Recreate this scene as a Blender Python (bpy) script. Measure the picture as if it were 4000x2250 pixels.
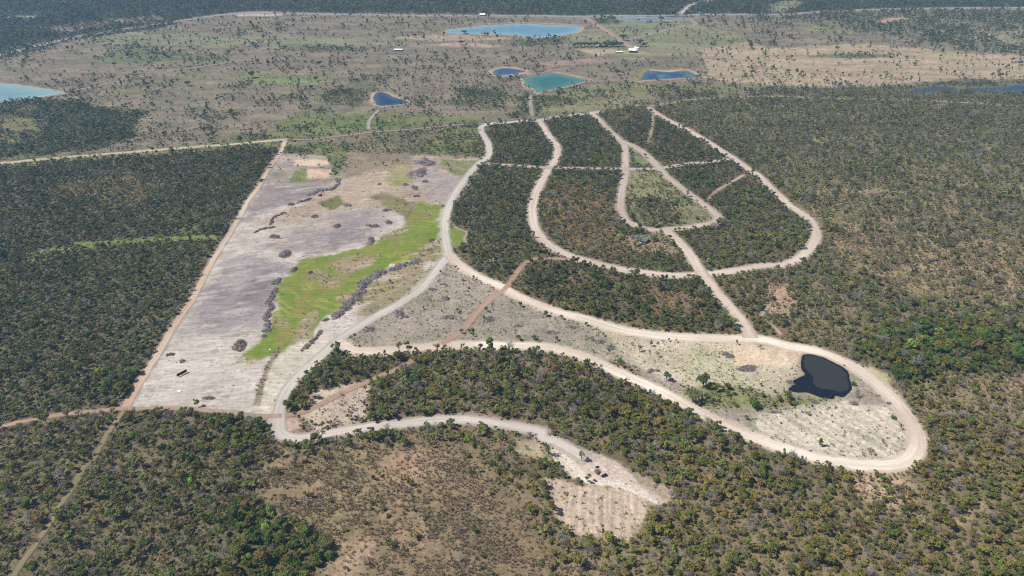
import bpy, math, random
import numpy as np
from mathutils import Vector, Matrix

for o in list(bpy.data.objects):
    bpy.data.objects.remove(o)
SC = bpy.context.scene
COL = SC.collection
R = math.radians
random.seed(7)
RNG = np.random.default_rng(11)

# ------------------------------------------------------------------ camera, sky, sun, exposure
CAM_H = 350.0
PITCH = R(32.0)
FPX = 2703.0                      # focal length for a 4000 px wide frame
cam = bpy.data.objects.new('camera', bpy.data.cameras.new('camera'))
COL.objects.link(cam)
cam.location = (0, 0, CAM_H)
cam.rotation_euler = (R(90) - PITCH, 0, 0)
cam.data.sensor_width = 36.0
cam.data.lens = 36.0 * FPX / 4000.0
cam.data.clip_start = 1.0
cam.data.clip_end = 60000.0
SC.camera = cam

SUN_EL = R(54.0)
SUN_DIR = Vector((-0.985, -0.17, 0)).normalized()          # where the sun stands
w = bpy.data.worlds.new('World')
SC.world = w
w.use_nodes = True
nt = w.node_tree
sky = nt.nodes.new('ShaderNodeTexSky')
sky.sky_type = 'NISHITA'
sky.sun_disc = False
sky.sun_elevation = SUN_EL
sky.sun_rotation = math.atan2(SUN_DIR.x, SUN_DIR.y)
sky.air_density = 1.0
sky.dust_density = 1.2
bg = nt.nodes['Background']
bg.inputs['Strength'].default_value = 0.055
nt.links.new(sky.outputs[0], bg.inputs['Color'])
sun = bpy.data.objects.new('sun', bpy.data.lights.new('sun', 'SUN'))
COL.objects.link(sun)
sun.data.energy = 5.0
sun.data.angle = R(0.53)
sun.data.color = (1.0, 0.945, 0.87)
sd = Vector((SUN_DIR.x * math.cos(SUN_EL), SUN_DIR.y * math.cos(SUN_EL), math.sin(SUN_EL)))
sun.rotation_euler = sd.to_track_quat('Z', 'Y').to_euler()
sun.location = (-400, -80, 600)
SC.view_settings.view_transform = 'Standard'
SC.view_settings.look = 'None'
SC.view_settings.exposure = 0.30
SC.view_settings.gamma = 1.0
SC.view_settings.use_curve_mapping = False
SC.cycles.max_bounces = 5
SC.cycles.diffuse_bounces = 3
SC.cycles.glossy_bounces = 2
SC.cycles.transmission_bounces = 2
SC.cycles.transparent_max_bounces = 6
SC.cycles.volume_bounces = 0
SC.cycles.use_adaptive_sampling = False
SC.cycles.use_denoising = False
SC.cycles.filter_width = 1.15
HAZE_DENSITY = 0.000125

# ------------------------------------------------------------------ helpers: survey coordinates
CP, SP = math.cos(PITCH), math.sin(PITCH)


def ground(px, py):
    """survey pixel of the 4000x2250 photograph -> point on level ground (metres)"""
    xr = (np.asarray(px, float) - 2000.0) / FPX
    yr = (np.asarray(py, float) - 1125.0) / FPX
    t = CAM_H / (SP + yr * CP)
    return xr * t, t * (CP - yr * SP)


def to_px(x, y, z=0.0):
    dz = z - CAM_H
    depth = y * CP - dz * SP
    up = y * SP + dz * CP
    return 2000 + FPX * x / depth, 1125 - FPX * up / depth, depth


TY = (0, 563, 1126, 1687)


def T(c, r, *pts):
    return [(1000 * c + a / 2.574, TY[r] + b / 2.574) for a, b in pts]


def F(*pts):
    return [(a * 1.5528, b * 1.5528) for a, b in pts]


def W(pts):
    p = np.array(pts, float)
    x, y = ground(p[:, 0], p[:, 1])
    return np.stack([x, y], 1)


def lin(r, g, b):
    c = np.array([r, g, b], float) / 255.0
    return np.where(c <= 0.04045, c / 12.92, ((c + 0.055) / 1.055) ** 2.4)


ALB = 0.70                        # photographed brightness -> surface albedo


def G(r, g, b):
    return lin(r, g, b) * ALB


# ------------------------------------------------------------------ helpers: noise
def _hash(ix, iy, seed):
    h = (ix.astype(np.int64) * 374761393 + iy.astype(np.int64) * 668265263 + seed * 1442695041) & 0xFFFFFFFF
    h = ((h ^ (h >> 13)) * 1274126177) & 0xFFFFFFFF
    h = (h ^ (h >> 16)) & 0xFFFF
    return h / 65535.0


def vnoise(x, y, seed=0):
    ix = np.floor(x); iy = np.floor(y)
    fx = x - ix; fy = y - iy
    fx = fx * fx * fx * (fx * (fx * 6 - 15) + 10)
    fy = fy * fy * fy * (fy * (fy * 6 - 15) + 10)
    a = _hash(ix, iy, seed); b = _hash(ix + 1, iy, seed)
    c = _hash(ix, iy + 1, seed); d = _hash(ix + 1, iy + 1, seed)
    return ((a + (b - a) * fx) * (1 - fy) + (c + (d - c) * fx) * fy) * 2 - 1


def fbm(x, y, wl, octv=3, seed=0):
    s = 0; a = 1.0; t = 0
    f = 1.0 / wl
    for k in range(octv):
        s = s + a * vnoise(x * f + 17.3 * k, y * f - 9.1 * k, seed + k)
        t += a; a *= 0.55; f *= 2.1
    return s / t


def sstep(a, b, x):
    t = np.clip((x - a) / (b - a), 0, 1)
    return t * t * (3 - 2 * t)


def sdf(P, X, Y, margin):
    """signed distance, positive inside; only worked out near the polygon"""
    out = np.full(X.shape, -1e4)
    lo = P.min(0) - margin; hi = P.max(0) + margin
    sel = np.nonzero((X > lo[0]) & (X < hi[0]) & (Y > lo[1]) & (Y < hi[1]))[0]
    if len(sel) == 0:
        return out
    x = X[sel]; y = Y[sel]
    d = np.full(x.shape, 1e12); ins = np.zeros(x.shape, bool)
    n = len(P)
    for i in range(n):
        ax, ay = P[i]; bx, by = P[(i + 1) % n]
        ex, ey = bx - ax, by - ay
        L = ex * ex + ey * ey + 1e-9
        t = np.clip(((x - ax) * ex + (y - ay) * ey) / L, 0, 1)
        q = (x - ax - t * ex) ** 2 + (y - ay - t * ey) ** 2
        np.minimum(d, q, out=d)
        if ay != by:
            c = ((ay > y) != (by > y)) & (x < (bx - ax) * (y - ay) / (by - ay) + ax)
            ins ^= c
    d = np.sqrt(d)
    out[sel] = np.where(ins, d, -d)
    return out


def resample(P, step):
    """Catmull-Rom through the points, evenly spaced"""
    P = np.asarray(P, float)
    Q = np.vstack([2 * P[0] - P[1], P, 2 * P[-1] - P[-2]])
    pts = []
    for i in range(1, len(Q) - 2):
        p0, p1, p2, p3 = Q[i - 1], Q[i], Q[i + 1], Q[i + 2]
        n = max(2, int(np.linalg.norm(p2 - p1) / step * 2))
        for k in range(n):
            t = k / n
            pts.append(0.5 * ((2 * p1) + (p2 - p0) * t + (2 * p0 - 5 * p1 + 4 * p2 - p3) * t * t + (3 * p1 - p0 - 3 * p2 + p3) * t ** 3))
    pts.append(P[-1])
    pts = np.array(pts)
    L = np.concatenate([[0], np.cumsum(np.linalg.norm(np.diff(pts, axis=0), axis=1))])
    m = max(2, int(L[-1] / step) + 1)
    s = np.linspace(0, L[-1], m)
    return np.stack([np.interp(s, L, pts[:, 0]), np.interp(s, L, pts[:, 1])], 1), s


# ------------------------------------------------------------------ survey: roads (centre line, width m, colour a, colour b, verge colour, verge m)
CREAM = (238, 222, 204); WHITE = (246, 233, 217); PINK = (200, 182, 170); GREYP = (206, 196, 188)
PEACH = (216, 194, 178); RED = (186, 142, 122); TAN = (196, 176, 150)
VP = (178, 160, 148); VT = (190, 172, 150); VG = (160, 145, 118)
ROADS = [
    # name, label, points, width, colA, colB, verge colour, verge width
    ('dirt_road', 'straight cream dirt road between the left forest and the cleared field',
     T(0, 1, (2574, 430)) and T(0, 2, (1262, 1205), (1370, 1010), (1440, 900), (1600, 650), (1720, 430), (1850, 230), (1965, 50)) +
     T(0, 1, (2130, 1180), (2280, 940), (2430, 690), (2500, 560)) + T(1, 1, (20, 440), (130, 240), (210, 130), (265, 40), (290, -30)),
     6.0, (222, 204, 184), (212, 172, 146), (170, 154, 138), 3.0),
    ('dirt_road', 'pale dirt road curving up from the lower left junction past the fork to the far edge',
     T(1, 2, (225, 1300), (262, 1130), (340, 990), (470, 840), (640, 690), (800, 545), (900, 470), (1060, 370), (1230, 270), (1400, 180), (1540, 90), (1660, 10)) +
     T(1, 1, (1800, 1290), (1880, 1190), (1935, 1110), (1915, 1000), (1900, 870), (1905, 740), (1940, 620), (2000, 500), (2080, 390), (2180, 260), (2270, 175), (2325, 135), (2345, 80), (2335, 0)) +
     T(1, 0, (2300, 1380), (2262, 1310), (2270, 1268), (2330, 1245), (2430, 1235), (2574, 1228)) + T(2, 0, (100, 1215), (250, 1210), (400, 1180), (600, 1155), (780, 1140), (900, 1125)),
     8.4, (220, 210, 199), GREYP, (188, 178, 166), 3.0),
    ('dirt_road', 'long cream loop road from the fork round the dark pond and back',
     T(1, 1, (1935, 1110), (2030, 1200), (2150, 1290), (2300, 1370), (2450, 1430)) +
     T(2, 2, (0, 55), (120, 110), (260, 170), (420, 225), (580, 270), (760, 315), (900, 360), (1100, 420), (1300, 455), (1500, 480), (1800, 495), (2100, 505), (2300, 510), (2540, 520)) +
     T(3, 2, (200, 580), (380, 610), (560, 650), (720, 720), (870, 800), (1000, 890), (1120, 990), (1230, 1090), (1320, 1200), (1400, 1300), (1455, 1400)) +
     T(3, 3, (1482, 0), (1500, 80), (1490, 180), (1430, 260), (1330, 315), (1200, 340), (1000, 335), (800, 315), (600, 285), (400, 240), (200, 180), (0, 110)) +
     T(2, 2, (2420, 1500), (2250, 1430), (2100, 1360), (1950, 1290), (1800, 1210), (1650, 1120), (1500, 1040), (1350, 970), (1200, 905), (1080, 850), (950, 790), (800, 720), (650, 665), (500, 625), (350, 595), (200, 582), (0, 578)) +
     T(1, 2, (2300, 570), (2050, 572), (1800, 590), (1550, 612), (1350, 628), (1150, 640), (1000, 630), (900, 580), (830, 525)),
     10.0, WHITE, PEACH, (214, 196, 176), 4.0),
    ('dirt_road', 'pale road from the lower left junction to the car clearing',
     T(1, 2, (228, 1270), (224, 1360), (232, 1430)) + T(1, 3, (256, 28), (320, 60), (420, 75), (550, 60), (700, 30), (850, 3)) +
     T(1, 2, (1000, 1420), (1200, 1395), (1400, 1375), (1600, 1350), (1800, 1325), (2000, 1315), (2200, 1325), (2400, 1355), (2574, 1385)) +
     T(2, 2, (150, 1410), (300, 1440)) + T(2, 3, (300, 50), (450, 100), (600, 180), (720, 250)),
     8.6, (226, 212, 202), GREYP, (188, 172, 164), 4.0),
    ('dirt_road', 'pale ring road sweeping round the wooded lots on the right',
     T(2, 0, (262, 1205), (300, 1260), (350, 1340), (410, 1420)) +
     T(2, 1, (440, 0), (455, 70), (430, 160), (370, 250), (310, 350), (260, 450), (225, 550), (205, 650), (210, 760), (240, 860), (300, 950), (380, 1020), (500, 1090), (650, 1150), (800, 1190), (950, 1230), (1100, 1265), (1300, 1295), (1500, 1320), (1700, 1330), (1900, 1318), (2100, 1300), (2300, 1270), (2450, 1240), (2574, 1225)) +
     T(3, 1, (130, 1220), (270, 1170), (370, 1100), (440, 1020), (480, 940), (480, 870), (450, 800), (390, 730), (300, 670), (220, 620), (150, 550), (80, 490), (0, 415)) +
     T(2, 1, (2480, 320), (2380, 260), (2260, 170), (2150, 95), (2050, 30)) + T(2, 0, (1990, 1440), (1850, 1350), (1700, 1270), (1550, 1200), (1430, 1130), (1370, 1085)),
     9.6, (230, 212, 197), PEACH, (194, 178, 164), 4.5),
    ('dirt_road', 'pinkish dirt road running down the middle of the wooded lots',
     T(2, 0, (800, 1145), (880, 1210), (960, 1290), (1050, 1370), (1110, 1430)) + T(2, 1, (1135, 20), (1140, 100), (1140, 200), (1135, 300), (1110, 420), (1095, 520), (1090, 620), (1110, 700), (1150, 770), (1240, 815), (1350, 850), (1480, 862), (1600, 850), (1800, 832), (1930, 803)),
     8.6, PINK, (215, 195, 180), (180, 165, 150), 4.0),
    ('dirt_road', 'pinkish diagonal dirt road ending in a bend above the dark roofed house',
     T(2, 0, (1090, 1410),) + T(2, 1, (1190, 0), (1280, 50), (1380, 130), (1470, 220), (1550, 310), (1650, 390), (1750, 470), (1850, 545), (1950, 620), (2040, 690), (2072, 750), (2020, 795), (1920, 812)),
     9.0, (208, 187, 172), PINK, (180, 165, 150), 5.0),
    ('dirt_road', 'cream dirt road from the dark roofed house down to the loop road',
     T(2, 1, (1550, 862), (1620, 930), (1700, 1010), (1780, 1110), (1850, 1220), (1910, 1310), (1980, 1400)) + T(2, 2, (2010, 0), (2090, 90), (2180, 190), (2270, 290), (2350, 400), (2400, 500)),
     10.5, (232, 214, 198), PEACH, (196, 180, 160), 4.0),
    ('dirt_road', 'narrow pale cross road between the wooded lots',
     T(1, 1, (2330, 200), (2574, 218)) + T(2, 1, (200, 228), (350, 235), (650, 240), (900, 242), (1150, 245), (1400, 240), (1550, 225), (1750, 195), (2000, 172), (2200, 150)),
     6.6, (204, 188, 172), PINK, (176, 160, 146), 3.5),
    ('dirt_road', 'pale dirt road at the far side of the left forest',
     T(0, 1, (-400, 260), (0, 193), (100, 188), (300, 165), (600, 135), (900, 108), (1200, 85), (1500, 62), (1800, 40), (2100, 18), (2400, 0)) + T(1, 0, (200, 1412), (330, 1403)),
     8.0, (214, 197, 172), TAN, (170, 160, 128), 3.0),
    ('red_track', 'brick red track from the loop road down to the lower road',
     T(1, 2, (2450, 50), (2340, 130), (2230, 240), (2140, 350), (2060, 430), (1930, 530), (1880, 570)), 4.6, (192, 146, 124), (198, 158, 138), (178, 150, 136), 2.0),
    ('red_track', 'short red track climbing between two wooded lots to the loop road',
     T(2, 1, (-130, 1520), (-40, 1420), (20, 1330), (90, 1240), (180, 1170), (250, 1152), (420, 1150), (620, 1158)), 4.2, RED, (205, 165, 140), (175, 150, 130), 2.0),
    ('red_track', 'reddish track slanting through the scrub island to the lower left junction',
     T(1, 2, (1720, 625), (1550, 740), (1400, 820), (1250, 880), (1100, 950), (960, 1010), (830, 1080), (700, 1150), (560, 1220), (400, 1270), (300, 1290)), 3.6, (190, 156, 136), (184, 148, 126), (170, 145, 125), 2.0),
    ('red_track', 'reddish track along the lower end of the cleared field to the left edge',
     T(1, 2, (260, 1290), (100, 1300), (0, 1290)) + T(0, 2, (2400, 1270), (2100, 1240), (1900, 1222), (1600, 1215), (1450, 1222), (1280, 1215), (1100, 1230), (850, 1255), (650, 1275), (500, 1300), (300, 1340), (150, 1370), (0, 1410), (-300, 1480)),
     3.6, (196, 168, 148), (188, 150, 130), (160, 144, 122), 1.5),
    ('grassy_trail', 'faded grassy trail running from the field corner to the bottom left',
     T(0, 2, (1262, 1215), (1180, 1330), (1100, 1449)) + T(0, 3, (1030, 130), (960, 250), (860, 350), (800, 440), (740, 550), (650, 680), (580, 780), (500, 920), (400, 1070), (330, 1180), (230, 1300), (150, 1420), (60, 1560)),
     3.2, (152, 138, 104), (166, 146, 118), (132, 120, 88), 2.0),
    ('foot_trail', 'thin trail between two wooded lots below the far road',
     T(2, 0, (1412, 1120), (1415, 1250), (1390, 1350), (1350, 1449)), 3.4, (176, 158, 132), TAN, (150, 138, 112), 2.0),
    ('foot_trail', 'thin reddish trail leading to the diagonal road bend',
     T(2, 1, (2330, 310), (2130, 420), (2030, 490), (1960, 560)), 4.0, (186, 150, 130), PINK, (160, 140, 120), 3.0),
    ('foot_trail', 'curving pale trail in the scrub beside the cream road',
     T(2, 2, (2590, 170), (2510, 270), (2540, 340), (2640, 400), (2700, 470)), 3.0, (205, 180, 158), TAN, (160, 142, 118), 2.0),
    ('foot_trail', 'narrow pale trail round the green wedge beside the fork',
     T(1, 1, (1925, 770), (2020, 850), (2120, 890), (2095, 945), (2110, 1000)), 2.6, (190, 170, 148), TAN, (160, 150, 110), 1.5),
    ('highway', 'grey asphalt highway crossing the far plain',
     T(0, 0, (-900, 800), (-300, 640), (0, 560), (250, 500), (500, 430), (700, 388), (900, 345), (1500, 255), (1900, 195), (2250, 145), (2574, 125)) +
     T(1, 0, (300, 130), (700, 142), (1100, 151), (1500, 158), (2000, 163), (2574, 164)) + T(2, 0, (700, 163), (1400, 158), (1800, 152), (2574, 150)) + T(3, 0, (400, 130), (800, 105), (1200, 90), (1700, 84), (2574, 77), (3300, 72)),
     16.0, (172, 172, 172), (158, 158, 160), (176, 158, 142), 14.0),
    ('paved_road', 'pale paved side road leaving the highway towards the far woods',
     T(2, 0, (1680, 152), (1725, 110), (1770, 72), (1850, 35), (2000, 6), (2250, -30)), 11.0, (206, 204, 206), (190, 188, 188), (190, 165, 148), 16.0),
    ('dirt_road', 'wide reddish farm drive from the highway to the farm',
     T(2, 0, (740, 178), (830, 240), (950, 310), (1080, 400), (1170, 460), (1290, 500)), 12.0, (178, 152, 138), (190, 165, 150), (165, 150, 132), 5.0),
    ('dirt_road', 'grey brown track linking the farm to the highway junction',
     T(2, 0, (1100, 412), (1250, 382), (1400, 345), (1650, 285), (1840, 250), (1775, 180)), 10.0, (166, 152, 142), (176, 160, 150), (156, 146, 130), 4.0),
    ('dirt_road', 'dusty track from the turquoise reservoir across the far pasture',
     T(0, 0, (620, 948), (850, 890), (1200, 812), (1500, 757), (1800, 702), (2200, 642), (2574, 592)) + T(1, 0, (200, 560), (500, 520)), 6.0, (176, 160, 146), (160, 142, 128), (148, 132, 116), 6.0),
    ('dirt_road', 'faint tan track along the far side of the right hand scrub',
     T(2, 0, (1360, 1078), (1700, 1020), (2000, 985), (2574, 968)) + T(3, 0, (600, 985), (1200, 1000), (1800, 1030), (2300, 1060), (2700, 1090)), 5.0, (176, 160, 132), (166, 150, 124), (165, 150, 122), 8.0),
    ('foot_trail', 'pale path from the far road up to the dark blue pond',
     T(1, 0, (1130, 1300), (1145, 1210), (1230, 1110)), 5.0, (184, 178, 160), TAN, (150, 145, 118), 2.0),
    ('foot_trail', 'pale path from the teal pond down to the far road',
     T(2, 0, (185, 960), (188, 1060), (205, 1165)), 5.0, (184, 165, 148), TAN, (160, 148, 125), 3.0),
    ('foot_trail', 'faint track between the far pasture and the far road',
     T(1, 0, (370, 1404), (600, 1400), (1180, 1332), (1500, 1310), (1900, 1270), (2270, 1240)), 4.5, (170, 160, 138), (155, 148, 122), (140, 136, 106), 2.0),
]
RW = []
for (nm, lb, pts, wd, ca, cb, cv, vw) in ROADS:
    P = W(pts)
    d = float(np.mean(P[:, 1]))
    Q, s = resample(P, max(2.5, d / 170.0))
    k = 1.0 if 'loop road from' in lb else .93

    def dull(c):
        c = G(*c); g = c.mean()
        return (c + (g - c) * .10) * k * np.array([.985, 1.0, .985])
    RW.append((Q, s, wd, dull(ca), dull(cb), dull(cv), vw))


def road_clear(X, Y):
    """distance to the nearest road edge, verge colour and verge reach"""
    best = np.full(X.shape, 1e3); vc = np.zeros(X.shape + (3,)); vw = np.ones(X.shape)
    for (Q, s, wd, ca, cb, cv, ve) in RW:
        mg = 24.0
        for k in range(0, len(Q) - 1, 6):
            C = Q[k:k + 7]
            lo = C.min(0) - mg; hi = C.max(0) + mg
            sel = np.nonzero((X > lo[0]) & (X < hi[0]) & (Y > lo[1]) & (Y < hi[1]))[0]
            if len(sel) == 0:
                continue
            x = X[sel]; y = Y[sel]; dd = np.full(x.shape, 1e9)
            for i in range(len(C) - 1):
                ax, ay = C[i]; ex, ey = C[i + 1] - C[i]
                t = np.clip(((x - ax) * ex + (y - ay) * ey) / (ex * ex + ey * ey + 1e-9), 0, 1)
                np.minimum(dd, np.hypot(x - ax - t * ex, y - ay - t * ey), out=dd)
            dd -= wd / 2
            m = dd < best[sel]
            ii = sel[m]
            best[ii] = dd[m]; vc[ii] = cv; vw[ii] = ve
    return best, vc, vw


# ------------------------------------------------------------------ survey: ponds
def Z9(*pts):
    return [(3060 + a / 3.412, 1340 + b / 3.412) for a, b in pts]


PONDS = [
    ('long pale blue reservoir beyond the far pasture', T(1, 0, (1890, 322), (1960, 300), (2200, 270), (2574, 241)) + T(2, 0, (40, 238), (300, 248), (690, 265), (690, 290), (640, 330), (500, 350), (380, 370), (200, 380), (0, 352)) + T(1, 0, (2300, 345), (2050, 340)), (122, 172, 196), 5.0),
    ('turquoise reservoir cut by the left edge', T(0, 0, (-700, 800), (0, 840), (200, 860), (400, 890), (560, 915), (650, 940), (450, 975), (200, 1010), (0, 1035), (-700, 1130)), (132, 176, 186), 4.0),
    ('small dark blue pond with a sandy bank', T(1, 0, (1175, 980), (1210, 935), (1280, 930), (1330, 945), (1380, 975), (1450, 995), (1540, 1030), (1480, 1045), (1380, 1055), (1280, 1065), (1220, 1055), (1190, 1020)), (24, 66, 108), 5.0),
    ('small blue pool left of the teal pond', T(1, 0, (2380, 722), (2450, 690), (2574, 690)) + T(2, 0, (120, 710), (130, 722), (60, 735), (0, 748)) + T(1, 0, (2400, 755)), (60, 92, 140), 8.0),
    ('teal square pond with earth banks', T(2, 0, (100, 785), (390, 730), (450, 740), (780, 805), (700, 835), (500, 885), (280, 940), (240, 930), (235, 895), (150, 870), (130, 830)), (56, 124, 122), 5.0),
    ('mottled blue pond with a yellow green shore', T(2, 0, (1290, 810), (1320, 750), (1380, 710), (1500, 720), (1600, 725), (1720, 710), (1800, 725), (1900, 775), (1700, 790), (1500, 800)), (36, 84, 122), 8.0),
    ('thin strip of grey blue water beside the highway', T(2, 0, (1050, 184), (1400, 179), (1740, 184), (1770, 200), (1400, 207), (1180, 207)), (128, 160, 186), 3.0),
    ('weedy blue marsh pool at the right edge', T(3, 0, (1900, 905), (2100, 880), (2300, 876), (2450, 854), (2574, 850), (3200, 850), (3200, 940), (2574, 932), (2300, 920), (2100, 928)), (50, 76, 112), 3.0),
    ('dark grey marsh water left of the blue marsh pool', T(3, 0, (1370, 930), (1500, 885), (1700, 868), (1880, 880), (1890, 925), (1700, 930), (1500, 942)), (66, 78, 90), 3.0),
    ('dark heart shaped pond inside the loop road', Z9((230, 250), (255, 170), (330, 150), (420, 155), (500, 175), (590, 215), (680, 265), (760, 300), (830, 350), (870, 410), (880, 480), (910, 590), (880, 660), (800, 720), (740, 715), (690, 705), (670, 745), (600, 740), (500, 730), (400, 690), (300, 660), (180, 660), (60, 625), (110, 570), (130, 500), (220, 460), (290, 420), (250, 360)), (30, 33, 34), 1.6),
    ('small murky green puddle beside the loop road', Z9((470, 65), (540, 75), (620, 105), (690, 140), (660, 150), (590, 130), (520, 95)), (92, 88, 52), 0.8),
]
PW = [W(p[1]) for p in PONDS]

# ------------------------------------------------------------------ survey: land cover, later entries lie over earlier ones
# polygon, colours a/b, feather m, warp m, tree, shrub, grass-tuft densities, palette, tree size
REG = []


def reg(p, ca, cb, f, w, t, s, g, pal, size=1.0, kind=0):
    REG.append((W(p), G(*ca), G(*cb), f, w, t, s, g, pal, size, kind))


# far pasture
reg(F((-900, -180), (3500, -180), (3500, 225), (2576, 232), (2200, 222), (1900, 235), (1640, 262), (1490, 285), (1360, 300), (1230, 308), (900, 330), (720, 350), (400, 375), (0, 405), (-900, 500)),
    (150, 136, 118), (126, 119, 99), 6, 8, .12, .25, 0, 'far', 1.0)
# greener swathes of the pasture
reg([(350, 150), (500, 135), (1000, 140), (1500, 150), (1700, 160), (1500, 178), (1000, 175), (450, 172)], (138, 144, 112), (148, 142, 112), 25, 30, .09, .1, 0, 'far')
reg([(860, 300), (1000, 285), (1270, 300), (1250, 330), (1050, 325), (900, 312)], (122, 140, 88), (140, 142, 100), 10, 14, .05, .1, 0, 'far')
reg([(900, 520), (1000, 520), (1180, 440), (1560, 440), (1900, 460), (1880, 475), (1500, 505), (1150, 540), (1000, 550), (900, 545)], (116, 128, 78), (132, 132, 90), 8, 14, .12, .35, 0, 'far')
reg([(390, 230), (480, 175), (650, 200), (900, 215), (880, 240), (620, 245), (420, 245)], (112, 122, 84), (128, 126, 96), 14, 30, .3, .4, 0, 'far')
reg(T(2, 0, (500, 430), (690, 290), (900, 330), (1800, 260), (2300, 330), (2400, 480), (1900, 530), (1300, 590), (1000, 560), (560, 440)), (136, 140, 106), (150, 142, 112), 18, 30, .07, .1, 0, 'far')
reg(T(2, 0, (820, 200), (1040, 200), (1760, 215), (1780, 270), (1200, 390), (1000, 320)), (142, 146, 112), (140, 140, 108), 10, 10, .08, .1, 0, 'far')
reg(T(2, 0, (300, 980), (500, 880), (900, 860), (1600, 830), (2300, 850), (2574, 900), (2000, 960), (1400, 990), (700, 1020)), (128, 130, 94), (140, 132, 98), 8, 14, .16, .4, 0, 'far')
reg(T(2, 0, (200, 1150), (230, 1050), (600, 1040), (1100, 1010), (1300, 1060), (900, 1090), (500, 1130)), (150, 140, 104), (132, 132, 92), 8, 10, .1, .3, 0, 'far')
reg(T(3, 0, (-200, 420), (0, 480), (900, 440), (2000, 520), (2574, 560), (3200, 570), (3200, 830), (2000, 790), (1000, 870), (0, 860), (-600, 800), (-700, 500)), (188, 168, 143), (172, 154, 130), 10, 12, .085, .08, 0, 'far')
reg(T(3, 0, (380, 560), (600, 540), (1200, 545), (1250, 580), (900, 590), (450, 575)), (120, 130, 92), (132, 132, 96), 4, 5, .3, .6, 0, 'far')
reg(T(3, 0, (350, 290), (480, 255), (900, 320), (850, 335), (400, 310)), (140, 152, 100), (148, 148, 108), 6, 8, .2, .4, 0, 'far')
reg(T(3, 0, (-100, 870), (600, 880), (1000, 870), (1500, 860), (2574, 800), (3200, 830), (3200, 1000), (2300, 990), (1300, 930), (600, 930), (0, 930)), (120, 116, 88), (110, 112, 84), 6, 10, .4, .7, 0, 'far', .9)
reg(T(3, 0, (-300, 975), (600, 960), (1600, 955), (2400, 1020), (2574, 940), (3300, 900), (3300, 1120), (2574, 1090), (1600, 1030), (700, 1010), (-300, 1010)), (182, 160, 122), (162, 146, 110), 5, 8, .1, .3, 0, 'far')
# dense far scrub, right
reg(T(3, 0, (-200, 165), (150, 140), (800, 120), (1500, 115), (2574, 100), (3400, 90), (3400, 620), (2574, 540), (2000, 530), (1700, 430), (1200, 380), (850, 290), (300, 230), (-200, 260)), (140, 134, 110), (122, 120, 94), 16, 45, .5, .4, 0, 'far', 1.1)
reg(T(3, 0, (1900, 330), (2574, 300), (3400, 300), (3400, 520), (2574, 470), (2200, 400)), (172, 154, 130), (150, 140, 116), 20, 50, .2, .3, 0, 'far', 1.0)
reg(T(3, 0, (1100, 230), (1200, 180), (1340, 172), (1380, 200), (1250, 225)), (200, 162, 146), (186, 152, 134), 6, 14, .03, .1, 0, 'far')
# far woods above the highway
reg(F((-900, -180), (3500, -180), (3500, 18), (2576, 21), (2300, 22), (2130, 26), (2000, 35), (1850, 40), (1700, 42), (1300, 38), (1000, 34), (620, 30), (500, 45), (390, 70), (280, 85), (190, 100), (100, 128), (0, 148), (-900, 330)), (100, 104, 82), (86, 94, 74), 10, 26, .9, .2, 0, 'farwood', 1.15)
reg(T(0, 0, (300, 265), (700, 250), (1150, 190), (1500, 165), (1700, 170), (1600, 215), (1200, 250), (900, 300), (700, 330), (450, 300)), (158, 140, 124), (138, 126, 110), 20, 40, .25, .3, 0, 'farwood', 1.0)
reg(T(3, 0, (0, 60), (100, 10), (330, 10), (300, 60), (230, 110), (20, 130)), (152, 146, 112), (140, 138, 108), 12, 26, .15, .2, 0, 'farwood')
reg(T(0, 0, (0, 165), (360, 165), (370, 185), (0, 190)), (172, 170, 160), (150, 150, 140), 8, 14, .1, .1, 0, 'farwood')
reg([(900, 52), (960, 46), (1090, 48), (1120, 56), (1060, 62), (940, 63)], (212, 178, 160), (222, 196, 178), 5, 8, .0, .0, 0, 'far')
# dense wood left, far side
reg(F((-700, 330), (0, 262), (90, 248), (180, 255), (350, 285), (345, 345), (250, 370), (120, 390), (0, 400), (-700, 470)), (112, 110, 78), (98, 100, 70), 6, 16, .72, .5, 0, 'far', 1.0)
reg(F((0, 290), (90, 300), (120, 340), (40, 365), (0, 370)), (136, 130, 92), (122, 122, 84), 8, 14, .2, .4, 0, 'far', 1.0)
# hedge rows and wooded strips in the pasture
reg(T(1, 0, (250, 470), (600, 455), (900, 470), (1100, 490), (1080, 525), (700, 515), (300, 520)), (120, 116, 92), (112, 110, 86), 5, 14, .5, .4, 0, 'far', 1.0)
reg(T(1, 0, (620, 960), (850, 900), (1060, 880), (1120, 1000), (1050, 1060), (800, 1060)), (116, 116, 84), (106, 108, 78), 8, 14, .5, .5, 0, 'far', 1.0)
reg(T(1, 0, (800, 800), (1080, 790), (1220, 830), (1200, 900), (1080, 930), (980, 860)), (122, 120, 94), (112, 112, 86), 8, 12, .25, .4, 0, 'far', 1.0)
reg(T(1, 0, (1950, 900), (2450, 880), (2574, 950), (2500, 1080), (2000, 1080)), (128, 120, 90), (112, 112, 80), 10, 25, .42, .5, 0, 'far', 1.0)
reg(T(2, 0, (0, 960), (150, 940), (300, 960), (620, 1000), (600, 1050), (300, 1080), (230, 1160), (0, 1190)), (122, 116, 86), (108, 110, 78), 6, 14, .5, .5, 0, 'far', 1.0)
reg(T(2, 0, (1480, 960), (1800, 900), (2080, 940), (2060, 985), (1700, 1010), (1500, 1010)), (120, 112, 84), (108, 106, 78), 5, 10, .5, .5, 0, 'far', 1.0)
reg(T(2, 0, (0, 390), (250, 400), (520, 390), (520, 440), (200, 470), (0, 450)), (120, 118, 92), (112, 112, 88), 6, 14, .5, .4, 0, 'far', 1.0)
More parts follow.
